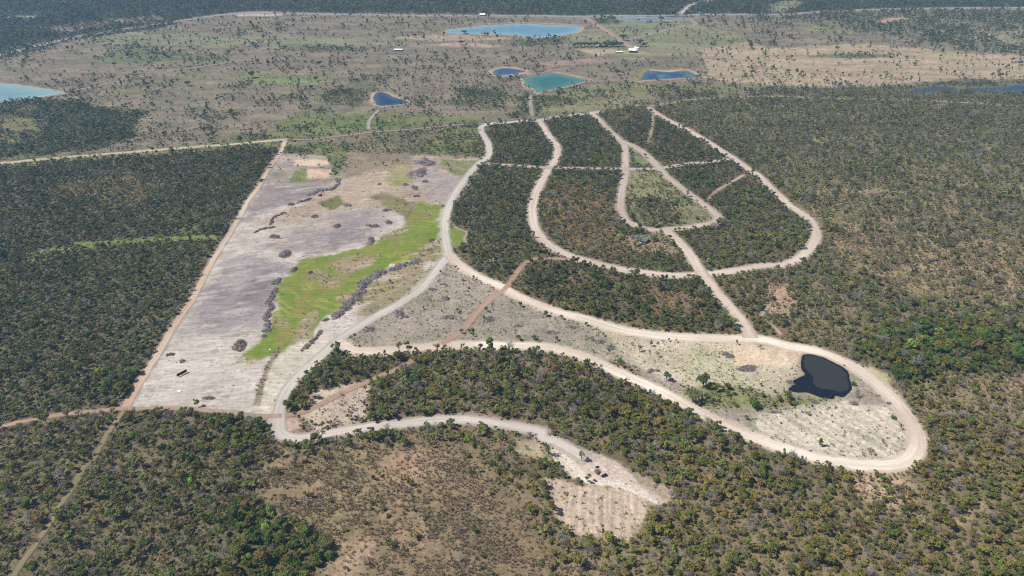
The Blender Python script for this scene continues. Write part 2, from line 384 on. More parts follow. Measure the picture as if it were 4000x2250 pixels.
reg(T(2, 0, (830, 190), (1000, 175), (1100, 215), (1060, 240), (880, 235)), (104, 108, 84), (98, 104, 80), 6, 12, .7, .4, 0, 'far', 1.0)
# earthworks by the ponds and farm yard
reg(T(2, 0, (200, 640), (500, 610), (900, 590), (1050, 610), (700, 650), (400, 660)), (150, 126, 120), (176, 146, 132), 5, 10, .02, .05, 0, 'far')
reg(T(1, 0, (1750, 450), (2000, 430), (2200, 440), (2500, 455), (2400, 480), (1900, 465)), (192, 164, 150), (170, 148, 134), 5, 12, .03, .05, 0, 'far')
reg(T(2, 0, (640, 490), (1000, 490), (1080, 500), (1330, 520), (1400, 535), (1000, 530), (860, 560)), (196, 180, 152), (180, 164, 138), 6, 8, .02, .02, 0, 'far')
reg(T(1, 0, (1300, 380), (1800, 350), (2574, 370), (2574, 400), (1700, 410)), (186, 166, 144), (172, 154, 132), 6, 12, .08, .05, 0, 'far')
# belt between the far road and the field
reg(F((720, 355), (900, 330), (1110, 320), (1210, 318), (1225, 395), (1190, 415), (1100, 400), (1040, 405), (960, 430), (850, 440), (800, 400), (720, 395)), (142, 128, 106), (128, 120, 96), 5, 9, .12, .5, .2, 'far', .9)
reg([(1690, 540), (1760, 510), (1860, 490), (1890, 560), (1885, 600), (1760, 610), (1650, 585)], (124, 136, 72), (140, 138, 88), 6, 9, .15, .5, 0, 'green')
reg(F((1100, 345), (1210, 330), (1225, 395), (1130, 390)), (124, 122, 84), (134, 126, 94), 6, 9, .38, .6, 0, 'green')
reg(T(1, 1, (280, 20), (600, 0), (950, 30), (960, 90), (700, 80), (330, 90)), (104, 112, 70), (118, 118, 78), 5, 8, .5, .5, 0, 'green')
# forest on the left
LF = F((-700, 440), (0, 408), (400, 380), (705, 352), (600, 540), (470, 745), (305, 1030), (150, 1042), (0, 1072), (-700, 1220))
reg(LF, (116, 108, 84), (104, 99, 74), 2, 4, .97, .6, 0, 'dark', .95)
reg(F((120, 470), (330, 430), (420, 470), (330, 530), (180, 500)), (132, 114, 84), (118, 106, 76), 12, 20, .8, .4, 0, 'olive', .9)
reg(F((180, 612), (330, 598), (450, 592), (545, 588), (548, 604), (400, 608), (300, 616), (190, 626)), (128, 140, 74), (120, 134, 72), 2.5, 5, .06, .3, 0, 'green', .8)
reg(F((60, 640), (130, 622), (210, 622), (150, 646), (80, 660)), (126, 132, 80), (130, 130, 84), 4, 8, .35, .5, 0, 'green', .8)
reg(F((440, 565), (545, 560), (560, 588), (450, 594)), (118, 116, 74), (108, 108, 70), 4, 6, .6, .5, 0, 'grove', 1.2)
reg(F((0, 400), (700, 350), (700, 372), (330, 395), (150, 412), (0, 425)), (136, 130, 92), (126, 124, 84), 4, 8, .35, .5, .1, 'green', .9)
reg(F((250, 950), (350, 940), (320, 985), (260, 985)), (110, 104, 70), (98, 96, 62), 5, 7, 1.0, .4, 0, 'grove', 1.25)
# lower left scrub
reg(F((-400, 1100), (0, 1075), (150, 1045), (305, 1036), (660, 1042), (690, 1075), (690, 1120), (640, 1200), (690, 1300), (760, 1380), (760, 1600), (-600, 1600)), (130, 117, 92), (114, 106, 80), 3, 6, .84, .9, .35, 'olive', 1.0)
reg(F((560, 1060), (670, 1055), (680, 1110), (600, 1140), (560, 1120)), (112, 104, 72), (104, 98, 66), 6, 9, .95, .4, 0, 'grove', 1.15)
# grassy hill in the lower middle
reg(F((700, 1120), (850, 1105), (1060, 1110), (1180, 1140), (1240, 1190), (1330, 1260), (1400, 1360), (1440, 1600), (760, 1600), (790, 1420), (700, 1320), (650, 1210)), (158, 138, 110), (138, 121, 95), 10, 18, .09, .14, 1.0, 'olive', .85)
reg(F((830, 1390), (930, 1330), (960, 1370), (880, 1449), (820, 1449)), (196, 172, 146), (160, 138, 112), 8, 14, .03, .3, .3, 'olive', .8)
reg(F((960, 1170), (1060, 1150), (1090, 1190), (990, 1210)), (184, 152, 126), (150, 128, 100), 8, 12, .05, .4, .5, 'olive', .8)
reg(F((600, 1270), (720, 1310), (800, 1370), (780, 1500), (560, 1500), (570, 1370)), (112, 104, 70), (100, 96, 62), 8, 14, .9, .5, .1, 'grove', 1.25)
reg(F((720, 1120), (930, 1090), (1190, 1075), (1330, 1100), (1370, 1180), (1300, 1190), (1200, 1130), (1050, 1110), (900, 1120), (760, 1150)), (142, 124, 98), (122, 110, 82), 6, 10, .75, .5, .1, 'olive', 1.1)
reg(F((1160, 1150), (1300, 1180), (1370, 1250), (1400, 1340), (1500, 1370), (1640, 1320), (1640, 1600), (1440, 1600), (1390, 1400), (1280, 1260)), (154, 136, 112), (134, 118, 92), 8, 12, .66, .9, .2, 'golden', 1.05)
# scrub island inside the loop
reg(F((715, 985), (790, 905), (1000, 890), (1100, 875), (1270, 885), (1380, 888), (1450, 915), (1540, 955), (1620, 1000), (1760, 1062), (1900, 1120), (1800, 1160), (1560, 1120), (1500, 1110), (1330, 1055), (1100, 1040), (900, 1070), (760, 1085), (735, 1060)), (140, 122, 100), (118, 106, 82), 3, 5, .9, .8, .05, 'olive', 1.15)
reg(F((730, 970), (800, 915), (1000, 898), (1100, 890), (960, 960), (800, 975), (730, 1035)), (104, 96, 66), (112, 100, 70), 4, 5, 1.0, .4, 0, 'dark', 1.05)
reg(F((1500, 1000), (1620, 1010), (1750, 1065), (1720, 1110), (1560, 1100)), (112, 100, 70), (104, 96, 62), 5, 6, 1.0, .4, 0, 'golden', 1.2)
reg(F((790, 990), (880, 968), (920, 965), (930, 1060), (870, 1075), (800, 1082), (735, 1040), (790, 1025)), (186, 168, 156), (206, 190, 168), 3, 5, .02, .3, .03, 'olive', .9)
# right hand scrub
reg(F((1640, 262), (1900, 238), (2200, 228), (2576, 236), (3400, 230), (3400, 420), (2576, 430), (2100, 440), (1980, 480), (1850, 370)), (140, 129, 98), (122, 116, 86), 4, 9, .78, .6, .1, 'rscrub', .9)
reg(F((2000, 500), (2100, 430), (2576, 420), (3400, 420), (3400, 620), (2576, 640), (2250, 590), (2090, 570)), (154, 138, 106), (132, 122, 92), 12, 30, .54, .7, .3, 'rscrub', .95)
reg(F((2070, 570), (2200, 560), (2400, 600), (2576, 600), (3200, 620), (3200, 830), (2576, 800), (2300, 780), (2100, 700)), (172, 150, 116), (148, 132, 102), 14, 30, .30, .7, .7, 'rscrub', 1.0)
reg(F((1850, 690), (2000, 670), (2080, 650), (2200, 720), (2400, 760), (2576, 760), (3200, 780), (3200, 860), (2576, 860), (2250, 830), (2130, 880), (2000, 840), (1900, 790)), (150, 133, 102), (130, 118, 90), 10, 18, .64, .8, .3, 'rscrub', 1.05)
reg(F((2150, 850), (2230, 810), (2330, 800), (2450, 820), (2576, 830), (3100, 830), (3100, 960), (2576, 945), (2400, 940), (2270, 975), (2190, 910)), (104, 100, 66), (98, 92, 60), 8, 12, 1.0, .4, 0, 'grove', 1.4)
reg(F((2270, 985), (2400, 950), (2576, 950), (3100, 960), (3100, 1060), (2576, 1060), (2350, 1060)), (160, 142, 114), (142, 127, 100), 8, 14, .55, .9, .4, 'golden', 1.0)
reg(F((2310, 1060), (2576, 1060), (3100, 1060), (3000, 1600), (1600, 1600), (1610, 1330), (1690, 1240), (1600, 1140), (1560, 1110), (1800, 1130), (2100, 1200), (2250, 1200), (2330, 1150)), (146, 129, 102), (128, 116, 88), 8, 12, .97, .9, .1, 'golden', 1.0)
reg(F((2120, 1190), (2200, 1180), (2290, 1200), (2330, 1240), (2280, 1290), (2180, 1260)), (196, 172, 146), (150, 130, 104), 9, 12, .2, .5, .05, 'golden', .9)
reg(F((2400, 1310), (2470, 1265), (2490, 1285), (2420, 1330)), (186, 164, 136), (150, 132, 102), 5, 7, .15, .4, .1, 'golden', .9)
reg(F((1930, 715), (1985, 710), (2010, 790), (1970, 800), (1925, 790)), (206, 172, 150), (170, 144, 122), 4, 7, .1, .4, 0, 'olive', .9)
# wooded lots between the roads
reg(F((1235, 318), (1350, 300), (1490, 290), (1560, 345), (1640, 268), (1850, 395), (1980, 500), (2060, 600), (1990, 660), (1760, 690), (1600, 680), (1400, 640), (1250, 730), (1140, 640), (1125, 540), (1210, 420), (1250, 390)), (122, 108, 82), (104, 98, 70), 2, 3, .93, .4, 0, 'dark', .95)
reg(F((1370, 470), (1480, 440), (1560, 500), (1560, 580), (1600, 640), (1480, 640), (1380, 600), (1350, 540)), (142, 118, 88), (122, 106, 78), 10, 14, .72, .5, .3, 'olive', .95)
reg(F((1290, 690), (1340, 655), (1440, 660), (1700, 705), (1760, 700), (1850, 835), (1700, 830), (1480, 790), (1330, 750)), (132, 112, 84), (110, 100, 72), 3, 5, .92, .4, 0, 'dark', 1.1)
reg(F((1640, 720), (1740, 740), (1800, 800), (1650, 790)), (150, 124, 98), (132, 112, 84), 8, 10, .6, .5, .1, 'olive', 1.0)
reg(F((1725, 600), (1760, 570), (1850, 560), (1830, 470), (1980, 520), (2040, 600), (1980, 655), (1800, 675)), (130, 112, 84), (112, 102, 74), 5, 8, .9, .45, .05, 'olive', 1.05)
reg(F((1580, 360), (1640, 395), (1660, 415), (1600, 415)), (118, 128, 84), (150, 146, 116), 3, 4, .12, .6, 0, 'green', .7)
reg(F((1570, 428), (1660, 425), (1790, 520), (1800, 560), (1720, 570), (1600, 560), (1575, 500)), (150, 142, 112), (126, 130, 88), 3, 5, .20, .55, .05, 'green', .9)
reg(F((1600, 500), (1640, 490), (1720, 530), (1700, 560), (1610, 555)), (128, 116, 84), (120, 112, 78), 5, 6, .7, .5, .05, 'olive', 1.05)
reg(F((1560, 590), (1640, 585), (1720, 600), (1700, 640), (1590, 630)), (170, 146, 120), (146, 128, 98), 4, 5, .25, .4, .1, 'green', .9)
# open ground between the fork and the loop road
reg(F((1128, 655), (1200, 710), (1300, 755), (1450, 800), (1650, 845), (1860, 860), (2050, 870), (2150, 930), (2240, 1000), (2300, 1090), (2290, 1150), (2180, 1170), (2010, 1140), (1880, 1090), (1700, 990), (1560, 915), (1400, 878), (1150, 870), (930, 880), (870, 860), (960, 790), (1060, 730)), (174, 161, 150), (152, 144, 128), 2, 3, .02, .60, .05, 'green', .75)
reg(F((1480, 815), (1860, 862), (2000, 880), (2030, 900), (1980, 960), (1930, 1010), (1800, 1010), (1700, 960), (1560, 890)), (214, 200, 180), (188, 178, 152), 6, 7, .015, .6, .02, 'green', .7)
reg(F((1850, 865), (2010, 880), (2025, 905), (1980, 920), (1850, 915)), (228, 206, 182), (222, 194, 166), 4, 5, .0, .05, 0, 'green', .7)
reg(F((1720, 975), (1800, 960), (1900, 985), (2000, 1000), (2110, 995), (2090, 1030), (1900, 1040), (1760, 1030)), (134, 142, 92), (152, 146, 108), 5, 8, .22, .9, .05, 'grove', .8)
reg(F((1900, 1040), (2100, 1010), (2230, 1020), (2280, 1090), (2260, 1150), (2150, 1160), (2000, 1120), (1900, 1090)), (222, 209, 192), (196, 188, 170), 5, 6, .008, .3, .02, 'green', .7, 2)
reg(F((2140, 935), (2180, 960), (2240, 1010), (2260, 1000), (2240, 940), (2180, 915)), (214, 196, 170), (196, 180, 148), 4, 6, .02, .25, 0, 'green', .7)
# clearing with the car and the scraped slope below it
reg(T(2, 3, (250, 55), (450, 60), (700, 150), (900, 210), (1080, 310), (1200, 390), (1400, 490), (1560, 560), (1600, 640), (1500, 760), (1440, 720), (1360, 670), (1250, 610), (1120, 560), (1000, 540), (850, 530), (700, 520), (600, 470), (520, 420), (450, 330), (400, 220), (330, 130)), (216, 202, 190), (206, 188, 176), 2, 3, .0, .03, 0, 'olive', .8, 3)
reg(T(2, 3, (330, 480), (420, 440), (560, 470), (700, 520), (900, 540), (1060, 560), (1250, 620), (1400, 710), (1390, 780), (1310, 900), (1230, 1040), (1160, 1080), (1000, 1060), (850, 1040), (700, 1040), (620, 1000), (480, 900), (400, 800), (380, 650)), (212, 192, 172), (192, 174, 154), 3, 5, .01, .28, .05, 'olive', .7, 4)
reg(T(2, 3, (30, 70), (250, 70), (400, 200), (450, 330), (330, 330), (150, 300), (0, 200)), (206, 190, 166), (160, 144, 114), 4, 6, .25, .5, .05, 'olive', 1.0)
reg(T(2, 3, (330, 130), (450, 160), (620, 260), (740, 400), (760, 470), (700, 512), (560, 455), (450, 335)), (226, 215, 198), (212, 200, 186), 2, 3, 0, .02, 0, 'olive', .8, 3)
reg(T(2, 3, (690, 440), (850, 475), (1000, 495), (1150, 525), (1300, 575), (1420, 645), (1475, 722), (1440, 716), (1300, 640), (1120, 570), (900, 532), (720, 512)), (234, 224, 212), (222, 210, 196), 1, 1.5, 0, .0, 0, 'olive', .8, 3)
reg(T(2, 3, (1100, 300), (1250, 400), (1450, 490), (1600, 560), (1580, 660), (1500, 700), (1400, 590), (1230, 470)), (186, 166, 148), (164, 146, 124), 2.5, 4, .02, .3, .05, 'olive', .8)
reg(T(1, 2, (60, 1270), (200, 1290), (330, 1280), (420, 1310), (420, 1400), (320, 1449), (200, 1500), (120, 1400)), (206, 182, 166), (190, 160, 142), 3, 4, 0, .05, 0, 'olive', .8)
# the cleared field
FIELD = T(0, 2, (1285, 1215), (1400, 1000), (1650, 620), (1990, 0)) + T(0, 1, (2300, 950), (2520, 560)) + T(1, 1, (50, 440), (150, 280), (300, 95), (540, 110), (760, 120), (790, 260), (835, 350), (1000, 350), (1080, 240), (1300, 195), (1500, 165), (1800, 140), (2050, 160), (2250, 185), (2080, 390), (1940, 620), (1900, 740), (1900, 870), (1915, 1000), (1935, 1110), (1800, 1290)) + \
    T(1, 2, (1660, 10), (1400, 180), (1060, 370), (800, 545), (470, 840), (262, 1130), (220, 1280), (0, 1275)) + T(0, 2, (2400, 1258), (2100, 1228), (1900, 1210), (1600, 1205))
FW = W(FIELD)
reg(FIELD, (212, 203, 193), (194, 184, 174), .6, .6, .0, .02, 0, 'green', .8, 1)
# bands of the field
reg(F((870, 400), (1000, 392), (1080, 388), (1210, 400), (1180, 450), (1130, 520), (1040, 530), (940, 525), (850, 530), (780, 550), (640, 600), (640, 560), (780, 500), (850, 455)), (190, 174, 156), (168, 150, 134), 8, 12, 0, .06, .03, 'green', .8, 1)
reg(F((880, 385), (1040, 385), (1040, 415), (1000, 432), (930, 445), (870, 450), (855, 420)), (146, 132, 110), (158, 142, 122), 5, 9, .01, .3, .2, 'olive', .8)
reg(F((860, 455), (940, 470), (1000, 440), (1040, 420), (1020, 470), (980, 500), (930, 515), (850, 500)), (188, 164, 148), (160, 138, 124), 6, 9, 0, .04, .02, 'olive', .8, 7)
reg(F((655, 465), (700, 458), (850, 452), (838, 478), (770, 500), (700, 522), (605, 562), (622, 520)), (142, 131, 132), (166, 154, 150), 9, 11, 0, 0, 0, 'green', .8, 1)
reg(F((690, 630), (640, 618), (700, 596), (760, 560), (830, 532), (930, 514), (985, 528), (1003, 555), (960, 582), (930, 606), (870, 626), (800, 640), (740, 638)), (150, 141, 142), (186, 172, 162), 10, 12, 0, .01, 0, 'green', .8, 1)
reg(F((590, 628), (640, 640), (700, 655), (748, 672), (735, 700), (692, 722), (682, 760), (668, 825), (600, 842), (540, 835), (450, 850), (480, 780), (530, 700), (570, 640)), (148, 139, 141), (176, 167, 165), 12, 12, 0, .01, 0, 'green', .8, 1)
reg(F((520, 730), (690, 700), (690, 740), (660, 770), (530, 760)), (130, 122, 124), (150, 141, 142), 14, 14, 0, .0, 0, 'green', .8, 1)
reg(F((590, 585), (690, 560), (720, 580), (640, 625), (575, 650)), (206, 198, 186), (182, 172, 162), 9, 10, 0, .03, 0, 'green', .8, 1)
reg(F((1045, 440), (1090, 418), (1165, 452), (1175, 465), (1130, 512), (1075, 500)), (178, 165, 160), (166, 152, 148), 6, 7, 0, .01, 0, 'green', .8, 1)
reg(F((845, 455), (920, 440), (1010, 425), (1020, 480), (1000, 505), (940, 520), (870, 520), (800, 540), (770, 510)), (196, 178, 156), (178, 160, 142), 8, 10, 0, .04, 0, 'green', .8, 1)
reg(F((700, 385), (790, 390), (835, 400), (855, 440), (840, 455), (660, 465)), (180, 164, 156), (160, 152, 134), 3, 5, .01, .25, 0, 'green', .8)
reg(F((740, 402), (825, 402), (828, 412), (800, 418), (740, 415)), (232, 210, 188), (222, 194, 170), 1.5, 2, 0, .02, 0, 'green', .8)
reg(F((770, 425), (845, 428), (820, 448), (775, 446)), (226, 200, 178), (206, 174, 150), 2, 3, 0, .02, 0, 'green', .8)
reg(F((745, 425), (772, 425), (772, 455), (730, 458)), (126, 140, 84), (138, 142, 96), 2, 2, .02, .5, 0, 'green', .7)
reg(F((800, 350), (860, 370), (875, 400), (845, 440), (830, 400), (790, 385)), (120, 126, 82), (132, 130, 92), 3, 5, .3, .6, 0, 'green', .85)
reg(F((1110, 400), (1210, 405), (1190, 430), (1165, 450), (1100, 420)), (136, 140, 96), (150, 144, 110), 3, 4, .03, .3, 0, 'green', .8)
reg(F((980, 420), (1030, 415), (1030, 440), (1035, 465), (995, 468), (975, 450)), (136, 144, 86), (176, 162, 126), 7, 10, 0, .1, 0, 'green', .8, 5)
reg(F((930, 492), (960, 482), (1010, 498), (1060, 520), (1085, 545), (1060, 575), (1020, 560), (1010, 540), (960, 515)), (148, 131, 104), (136, 131, 92), 4, 7, 0, .3, .05, 'green', .8)
reg(F((800, 508), (850, 490), (870, 510), (830, 528)), (118, 130, 74), (130, 126, 86), 2, 3, .02, .4, 0, 'green', .8)
reg(F((600, 910), (640, 868), (672, 828), (694, 770), (704, 715), (740, 688), (757, 650), (850, 640), (900, 626), (940, 610), (965, 588), (1010, 570), (1030, 540), (1060, 508), (1110, 520), (1112, 560), (1108, 590), (1070, 625), (1055, 648), (1000, 665), (955, 680), (920, 705), (880, 765), (830, 805), (785, 850), (735, 870), (690, 900), (640, 910)), (112, 140, 46), (136, 146, 66), 3.5, 9, 0, .05, 0, 'green', .7, 5)
reg(F((1128, 572), (1165, 585), (1172, 604), (1150, 622), (1135, 622)), (120, 140, 56), (128, 142, 64), 1.5, 1.5, 0, .05, 0, 'green', .7, 5)
# dry and bare patches in the green
for q in (((770, 690), (800, 678), (830, 695), (800, 712), (775, 712)), ((850, 745), (885, 735), (900, 750), (860, 765)), ((835, 660), (900, 640), (960, 640), (930, 668), (870, 690)), ((760, 790), (810, 770), (790, 840), (750, 870), (735, 850)), ((1060, 535), (1090, 530), (1095, 548), (1065, 550)),
          ((950, 590), (1010, 578), (1050, 560), (1000, 600), (960, 608)), ((1035, 640), (1110, 600), (1115, 650), (1060, 665)), ((690, 800), (712, 795), (720, 815), (690, 825)), ((920, 700), (880, 770), (1000, 740), (1080, 690), (1050, 655), (960, 685)), ((800, 700), (860, 700), (850, 730), (800, 725))):
    reg(F(*q), (172, 154, 126), (142, 136, 90), 5, 7, 0, .12, .1, 'green', .7, 1)
reg(F((880, 790), (980, 735), (1060, 690), (1110, 655), (1090, 690), (1000, 760), (920, 800)), (172, 158, 138), (152, 142, 112), 4, 5, .01, .3, .05, 'green', .7)
reg(F((650, 1000), (680, 930), (730, 870), (800, 850), (840, 848), (760, 930), (700, 1010), (670, 1050)), (214, 206, 190), (200, 192, 174), 4, 3, 0, .06, 0, 'green', .8, 6)
reg(T(1, 2, (250, 600), (180, 640), (100, 780), (30, 960), (-20, 1180), (40, 1180), (90, 950), (150, 780), (240, 660)), (150, 134, 118), (164, 148, 130), 1.5, 1.5, 0, .4, .3, 'olive', .8)

PAL = {
    'dark':   [(0.099, 0.136, 0.044), (0.122, 0.144, 0.049), (0.141, 0.146, 0.059), (0.105, 0.138, 0.059), (0.092, 0.146, 0.042)],
    'olive':  [(0.164, 0.177, 0.057), (0.141, 0.167, 0.051), (0.188, 0.177, 0.063), (0.120, 0.160, 0.051), (0.183, 0.194, 0.084)],
    'golden': [(0.234, 0.197, 0.061), (0.199, 0.187, 0.053), (0.159, 0.173, 0.049), (0.244, 0.192, 0.067), (0.179, 0.183, 0.070)],
    'grove':  [(0.086, 0.139, 0.038), (0.105, 0.162, 0.044), (0.155, 0.159, 0.049), (0.105, 0.139, 0.044), (0.188, 0.147, 0.053)],
    'rscrub': [(0.161, 0.179, 0.070), (0.138, 0.166, 0.062), (0.187, 0.183, 0.076), (0.174, 0.179, 0.089), (0.127, 0.162, 0.056)],
    'far':    [(0.117, 0.149, 0.070), (0.136, 0.157, 0.076), (0.120, 0.144, 0.078), (0.109, 0.152, 0.065)],
    'farwood': [(0.099, 0.136, 0.068), (0.122, 0.146, 0.076), (0.102, 0.146, 0.067), (0.133, 0.150, 0.082)],
    'green':  [(0.141, 0.211, 0.057), (0.169, 0.232, 0.063), (0.174, 0.201, 0.068), (0.132, 0.196, 0.061)],
}
PNAMES = list(PAL)


def cover(X, Y, want_color=True):
    n40 = fbm(X, Y, 42, 3, 3); n12 = fbm(X, Y, 11, 3, 9)
    n5 = fbm(X, Y, 4.5, 2, 31)
    mixn = np.clip(.5 + .75 * fbm(X, Y, 30, 3, 21) + .45 * n5, 0, 1)
    t = np.full(X.shape, .72); s = np.full(X.shape, .5); g = np.full(X.shape, .1)
    pal = np.full(X.shape, PNAMES.index('olive')); sz = np.ones(X.shape); kd = np.zeros(X.shape, int)
    col = None
    if want_color:
        a, b = G(130, 114, 86), G(114, 104, 76)
        col = a + (b - a) * mixn[:, None]
    for (P, ca, cb, f, wp, tt, ss, gg, pl, size, kind) in REG:
        d = sdf(P, X, Y, f + wp + 2)
        sel = np.nonzero(d > -(f + wp + 2))[0]
        if len(sel) == 0:
            continue
        m = sstep(-f, f, d[sel] + wp * (.8 * n40[sel] + .55 * n12[sel] + .3 * n5[sel]))
        if want_color:
            c = ca + (cb - ca) * mixn[sel][:, None]
            col[sel] += (c - col[sel]) * m[:, None]
        t[sel] += (tt - t[sel]) * m; s[sel] += (ss - s[sel]) * m; g[sel] += (gg - g[sel]) * m
        sz[sel] += (size - sz[sel]) * m
        hit = sel[m > .5]
        pal[hit] = PNAMES.index(pl); kd[hit] = kind
    # clumps and gaps in the vegetation
    clump = fbm(X, Y, 22, 3, 55)
    broad = fbm(X, Y * .8, 95, 3, 57)
    t2 = np.clip(t * (1 + .9 * clump * (1 - t) * 1.6) + (.16 * clump + .34 * np.minimum(broad, .25)) * (t > .3) * np.where(t > .93, .45, 1), 0, 1)
    t2 = np.where(t < .3, t2 * np.clip(1 + 1.6 * broad + 1.2 * clump, .15, 3), t2)
    return col, t2, s, g, pal, sz, kd


def land_color(X, Y):
    col, t, s, g, pal, sz, kd = cover(X, Y)
    n3 = fbm(X, Y, 3.0, 2, 77); n9 = fbm(X, Y, 9, 3, 78)
    # plough and drag marks
    U1 = X * .94 + Y * .34; V1 = -X * .34 + Y * .94
    st = fbm(U1 / 26 + .6 * n9 / 9, V1, 1.6, 2, 91)
    st2 = fbm(U1 / 9, V1, 3.5, 3, 95)
    f = np.ones(X.shape)
    m = (kd == 1); f[m] *= (1 + .13 * st + .14 * st2)[m]
    m = (kd == 7); st7 = fbm((X * .75 + Y * .66) / 9, X * .66 - Y * .75, 2.6, 2, 97); f[m] *= (1 + .22 * st7)[m]
    m = (kd == 6); st6 = fbm((X * .9 - Y * .43) / 12, X * .43 + Y * .9, 1.7, 2, 92); f[m] *= (1 + .22 * st6)[m]
    m = (kd == 2); st3 = fbm((X * .62 - Y * .78) / 16 + n9 * .25, X * .78 + Y * .62, 1.7, 3, 93); f[m] *= (1 + .42 * st3)[m]
    m = (kd == 3); st4 = fbm((X * .62 - Y * .78) / 18, X * .78 + Y * .62, 1.8, 2, 94); f[m] *= (1 + .17 * st4)[m]
    m = (kd == 4); st5 = fbm((X * .12 + Y * .99) / 15, X * .99 - Y * .12, 1.7, 2, 96); f[m] *= (1 + .38 * st5)[m]
    col = col * f[:, None]
    # sand dragged over the scorched soil, and scattered debris
    m = (kd == 1)
    sandy = sstep(.18, .6, fbm(U1 / 4, V1, 7, 4, 141) + .3 * st2) * .5
    col = np.where(m[:, None], col + (G(212, 203, 192) - col) * sandy[:, None], col)
    debris = sstep(.42, .62, fbm(X, Y, 2.2, 2, 143) + .3 * fbm(X, Y, 25, 2, 144)) * .4
    col = np.where((m | (kd == 2) | (kd == 6) | (kd == 4))[:, None], col + (G(120, 108, 100) - col) * debris[:, None], col)
    # hummocky pasture and scrub floor: tussocks, dead grass, low green growth
    rough = (kd == 0)
    h1 = fbm(X, Y * .6, 7, 4, 151); h2 = fbm(X, Y, 55, 3, 152); h3 = fbm(X, Y * .5, 19, 3, 153)
    band = fbm(X * .16, Y, 13, 3, 154) * (Y > 700)
    col = np.where(rough[:, None], col * (1 + .30 * band)[:, None], col)
    k1 = sstep(.05, .5, h1 + .5 * h3) * .45; k2 = sstep(.0, .55, h2 + .3 * h1) * .55; k3 = sstep(.15, .5, -h1 - .3 * h3) * .35
    c3 = col + (col * np.array([.62, .68, .66]) - col) * k1[:, None]
    c3 = c3 + (col * np.array([.80, .95, .74]) - c3) * k2[:, None]
    c3 = c3 + (np.minimum(col * 1.22, .5) - c3) * k3[:, None]
    col = np.where(rough[:, None], c3, col)
    # green meadow: paler mown arcs and brown drifts
    m = (kd == 5)
    if m.any():
        r = np.hypot(X - FW[:, 0].mean() - 60, Y - FW[:, 1].mean() + 30)
        arc = sstep(.55, .8, fbm(r / 1.0, X * .02, 3.2, 1, 61) * .5 + .5) * sstep(.1, .5, fbm(X, Y, 24, 2, 62))
        dry = sstep(-.02, .32, fbm(X, Y, 14, 4, 64))
        c2 = col + (G(182, 176, 100) - col) * (.55 * arc)[:, None]
        c2 = c2 + (G(150, 138, 84) - c2) * (.7 * dry)[:, None]
        col = np.where(m[:, None], c2, col)
    col = col * (1 + .10 * n3 + .10 * n9)[:, None]
    # bare soil beside the roads
    dr, vc, vw = road_clear(X, Y)
    v = sstep(1.0, 0.0, (dr + 1.6 * n9 + 1.2 * n3) / (vw + .01))
    v = v * (.65 + .35 * np.clip(.5 + n3, 0, 1))
    col = col + (vc * (1 + .12 * n3)[:, None] - col) * v[:, None]
    # shores
    for (lb, p, cw, rim), P in zip(PONDS, PW):
        d = -sdf(P, X, Y, rim * 3 + 8)
        k = sstep(rim * 2.0, rim * .3, d + rim * .9 * n9)
        if 'yellow' in lb:
            west = (X < P[:, 0].min() + 30)
            c = np.where(west[:, None], G(148, 146, 84), G(206, 184, 152))
        elif 'marsh' in lb or 'murky' in lb:
            c = np.array(G(126, 124, 92))[None, :]
        elif 'heart' in lb:
            c = np.array(G(170, 156, 118))[None, :]
        else:
            c = np.array(G(206, 180, 154))[None, :]
        col = col + (c - col) * (k * .9)[:, None]
        wet = sstep(rim * .55, rim * .05, d + rim * .3 * n9) * .55
        col = col * (1 - wet * .55)[:, None]
    return np.clip(col, .004, .85), t, s, g, pal, sz, kd, dr


def relief(X, Y):
    z = 1.6 * fbm(X, Y, 190, 2, 5) + .0 * X
    for P in PW:
        d = -sdf(P, X, Y, 70)
        z = z * sstep(6, 60, np.where(d > 9e3, 1e3, d))
    return z


def zat(x, y):
    return float(relief(np.array([float(x)]), np.array([float(y)]))[0])

# ------------------------------------------------------------------ materials
def new_mat(name):
    m = bpy.data.materials.new(name)
    m.use_nodes = True
    n = m.node_tree.nodes; l = m.node_tree.links
    return m, n, l, n['Principled BSDF']


def noise_node(n, l, scale, detail=3.0, coord='Object', rough=.6, stretch=None):
    tc = n.new('ShaderNodeTexCoord')
    src = tc.outputs[coord]
    if stretch:
        mp = n.new('ShaderNodeMapping'); mp.inputs['Scale'].default_value = stretch
        l.new(src, mp.inputs['Vector']); src = mp.outputs['Vector']
    t = n.new('ShaderNodeTexNoise')
    t.inputs['Scale'].default_value = scale
    t.inputs['Detail'].default_value = detail
    t.inputs['Roughness'].default_value = rough
    l.new(src, t.inputs['Vector'])
    return t.outputs['Fac']


def ramp(n, l, fac, lo, hi, a, b):
    r = n.new('ShaderNodeMapRange')
    r.inputs['From Min'].default_value = lo; r.inputs['From Max'].default_value = hi
    r.inputs['To Min'].default_value = a; r.inputs['To Max'].default_value = b
    l.new(fac, r.inputs['Value'])
    return r.outputs['Result']


def times(n, l, col, fac):
    v = n.new('ShaderNodeVectorMath'); v.operation = 'SCALE'
    l.new(col, v.inputs[0]); l.new(fac, v.inputs['Scale'])
    return v.outputs['Vector']


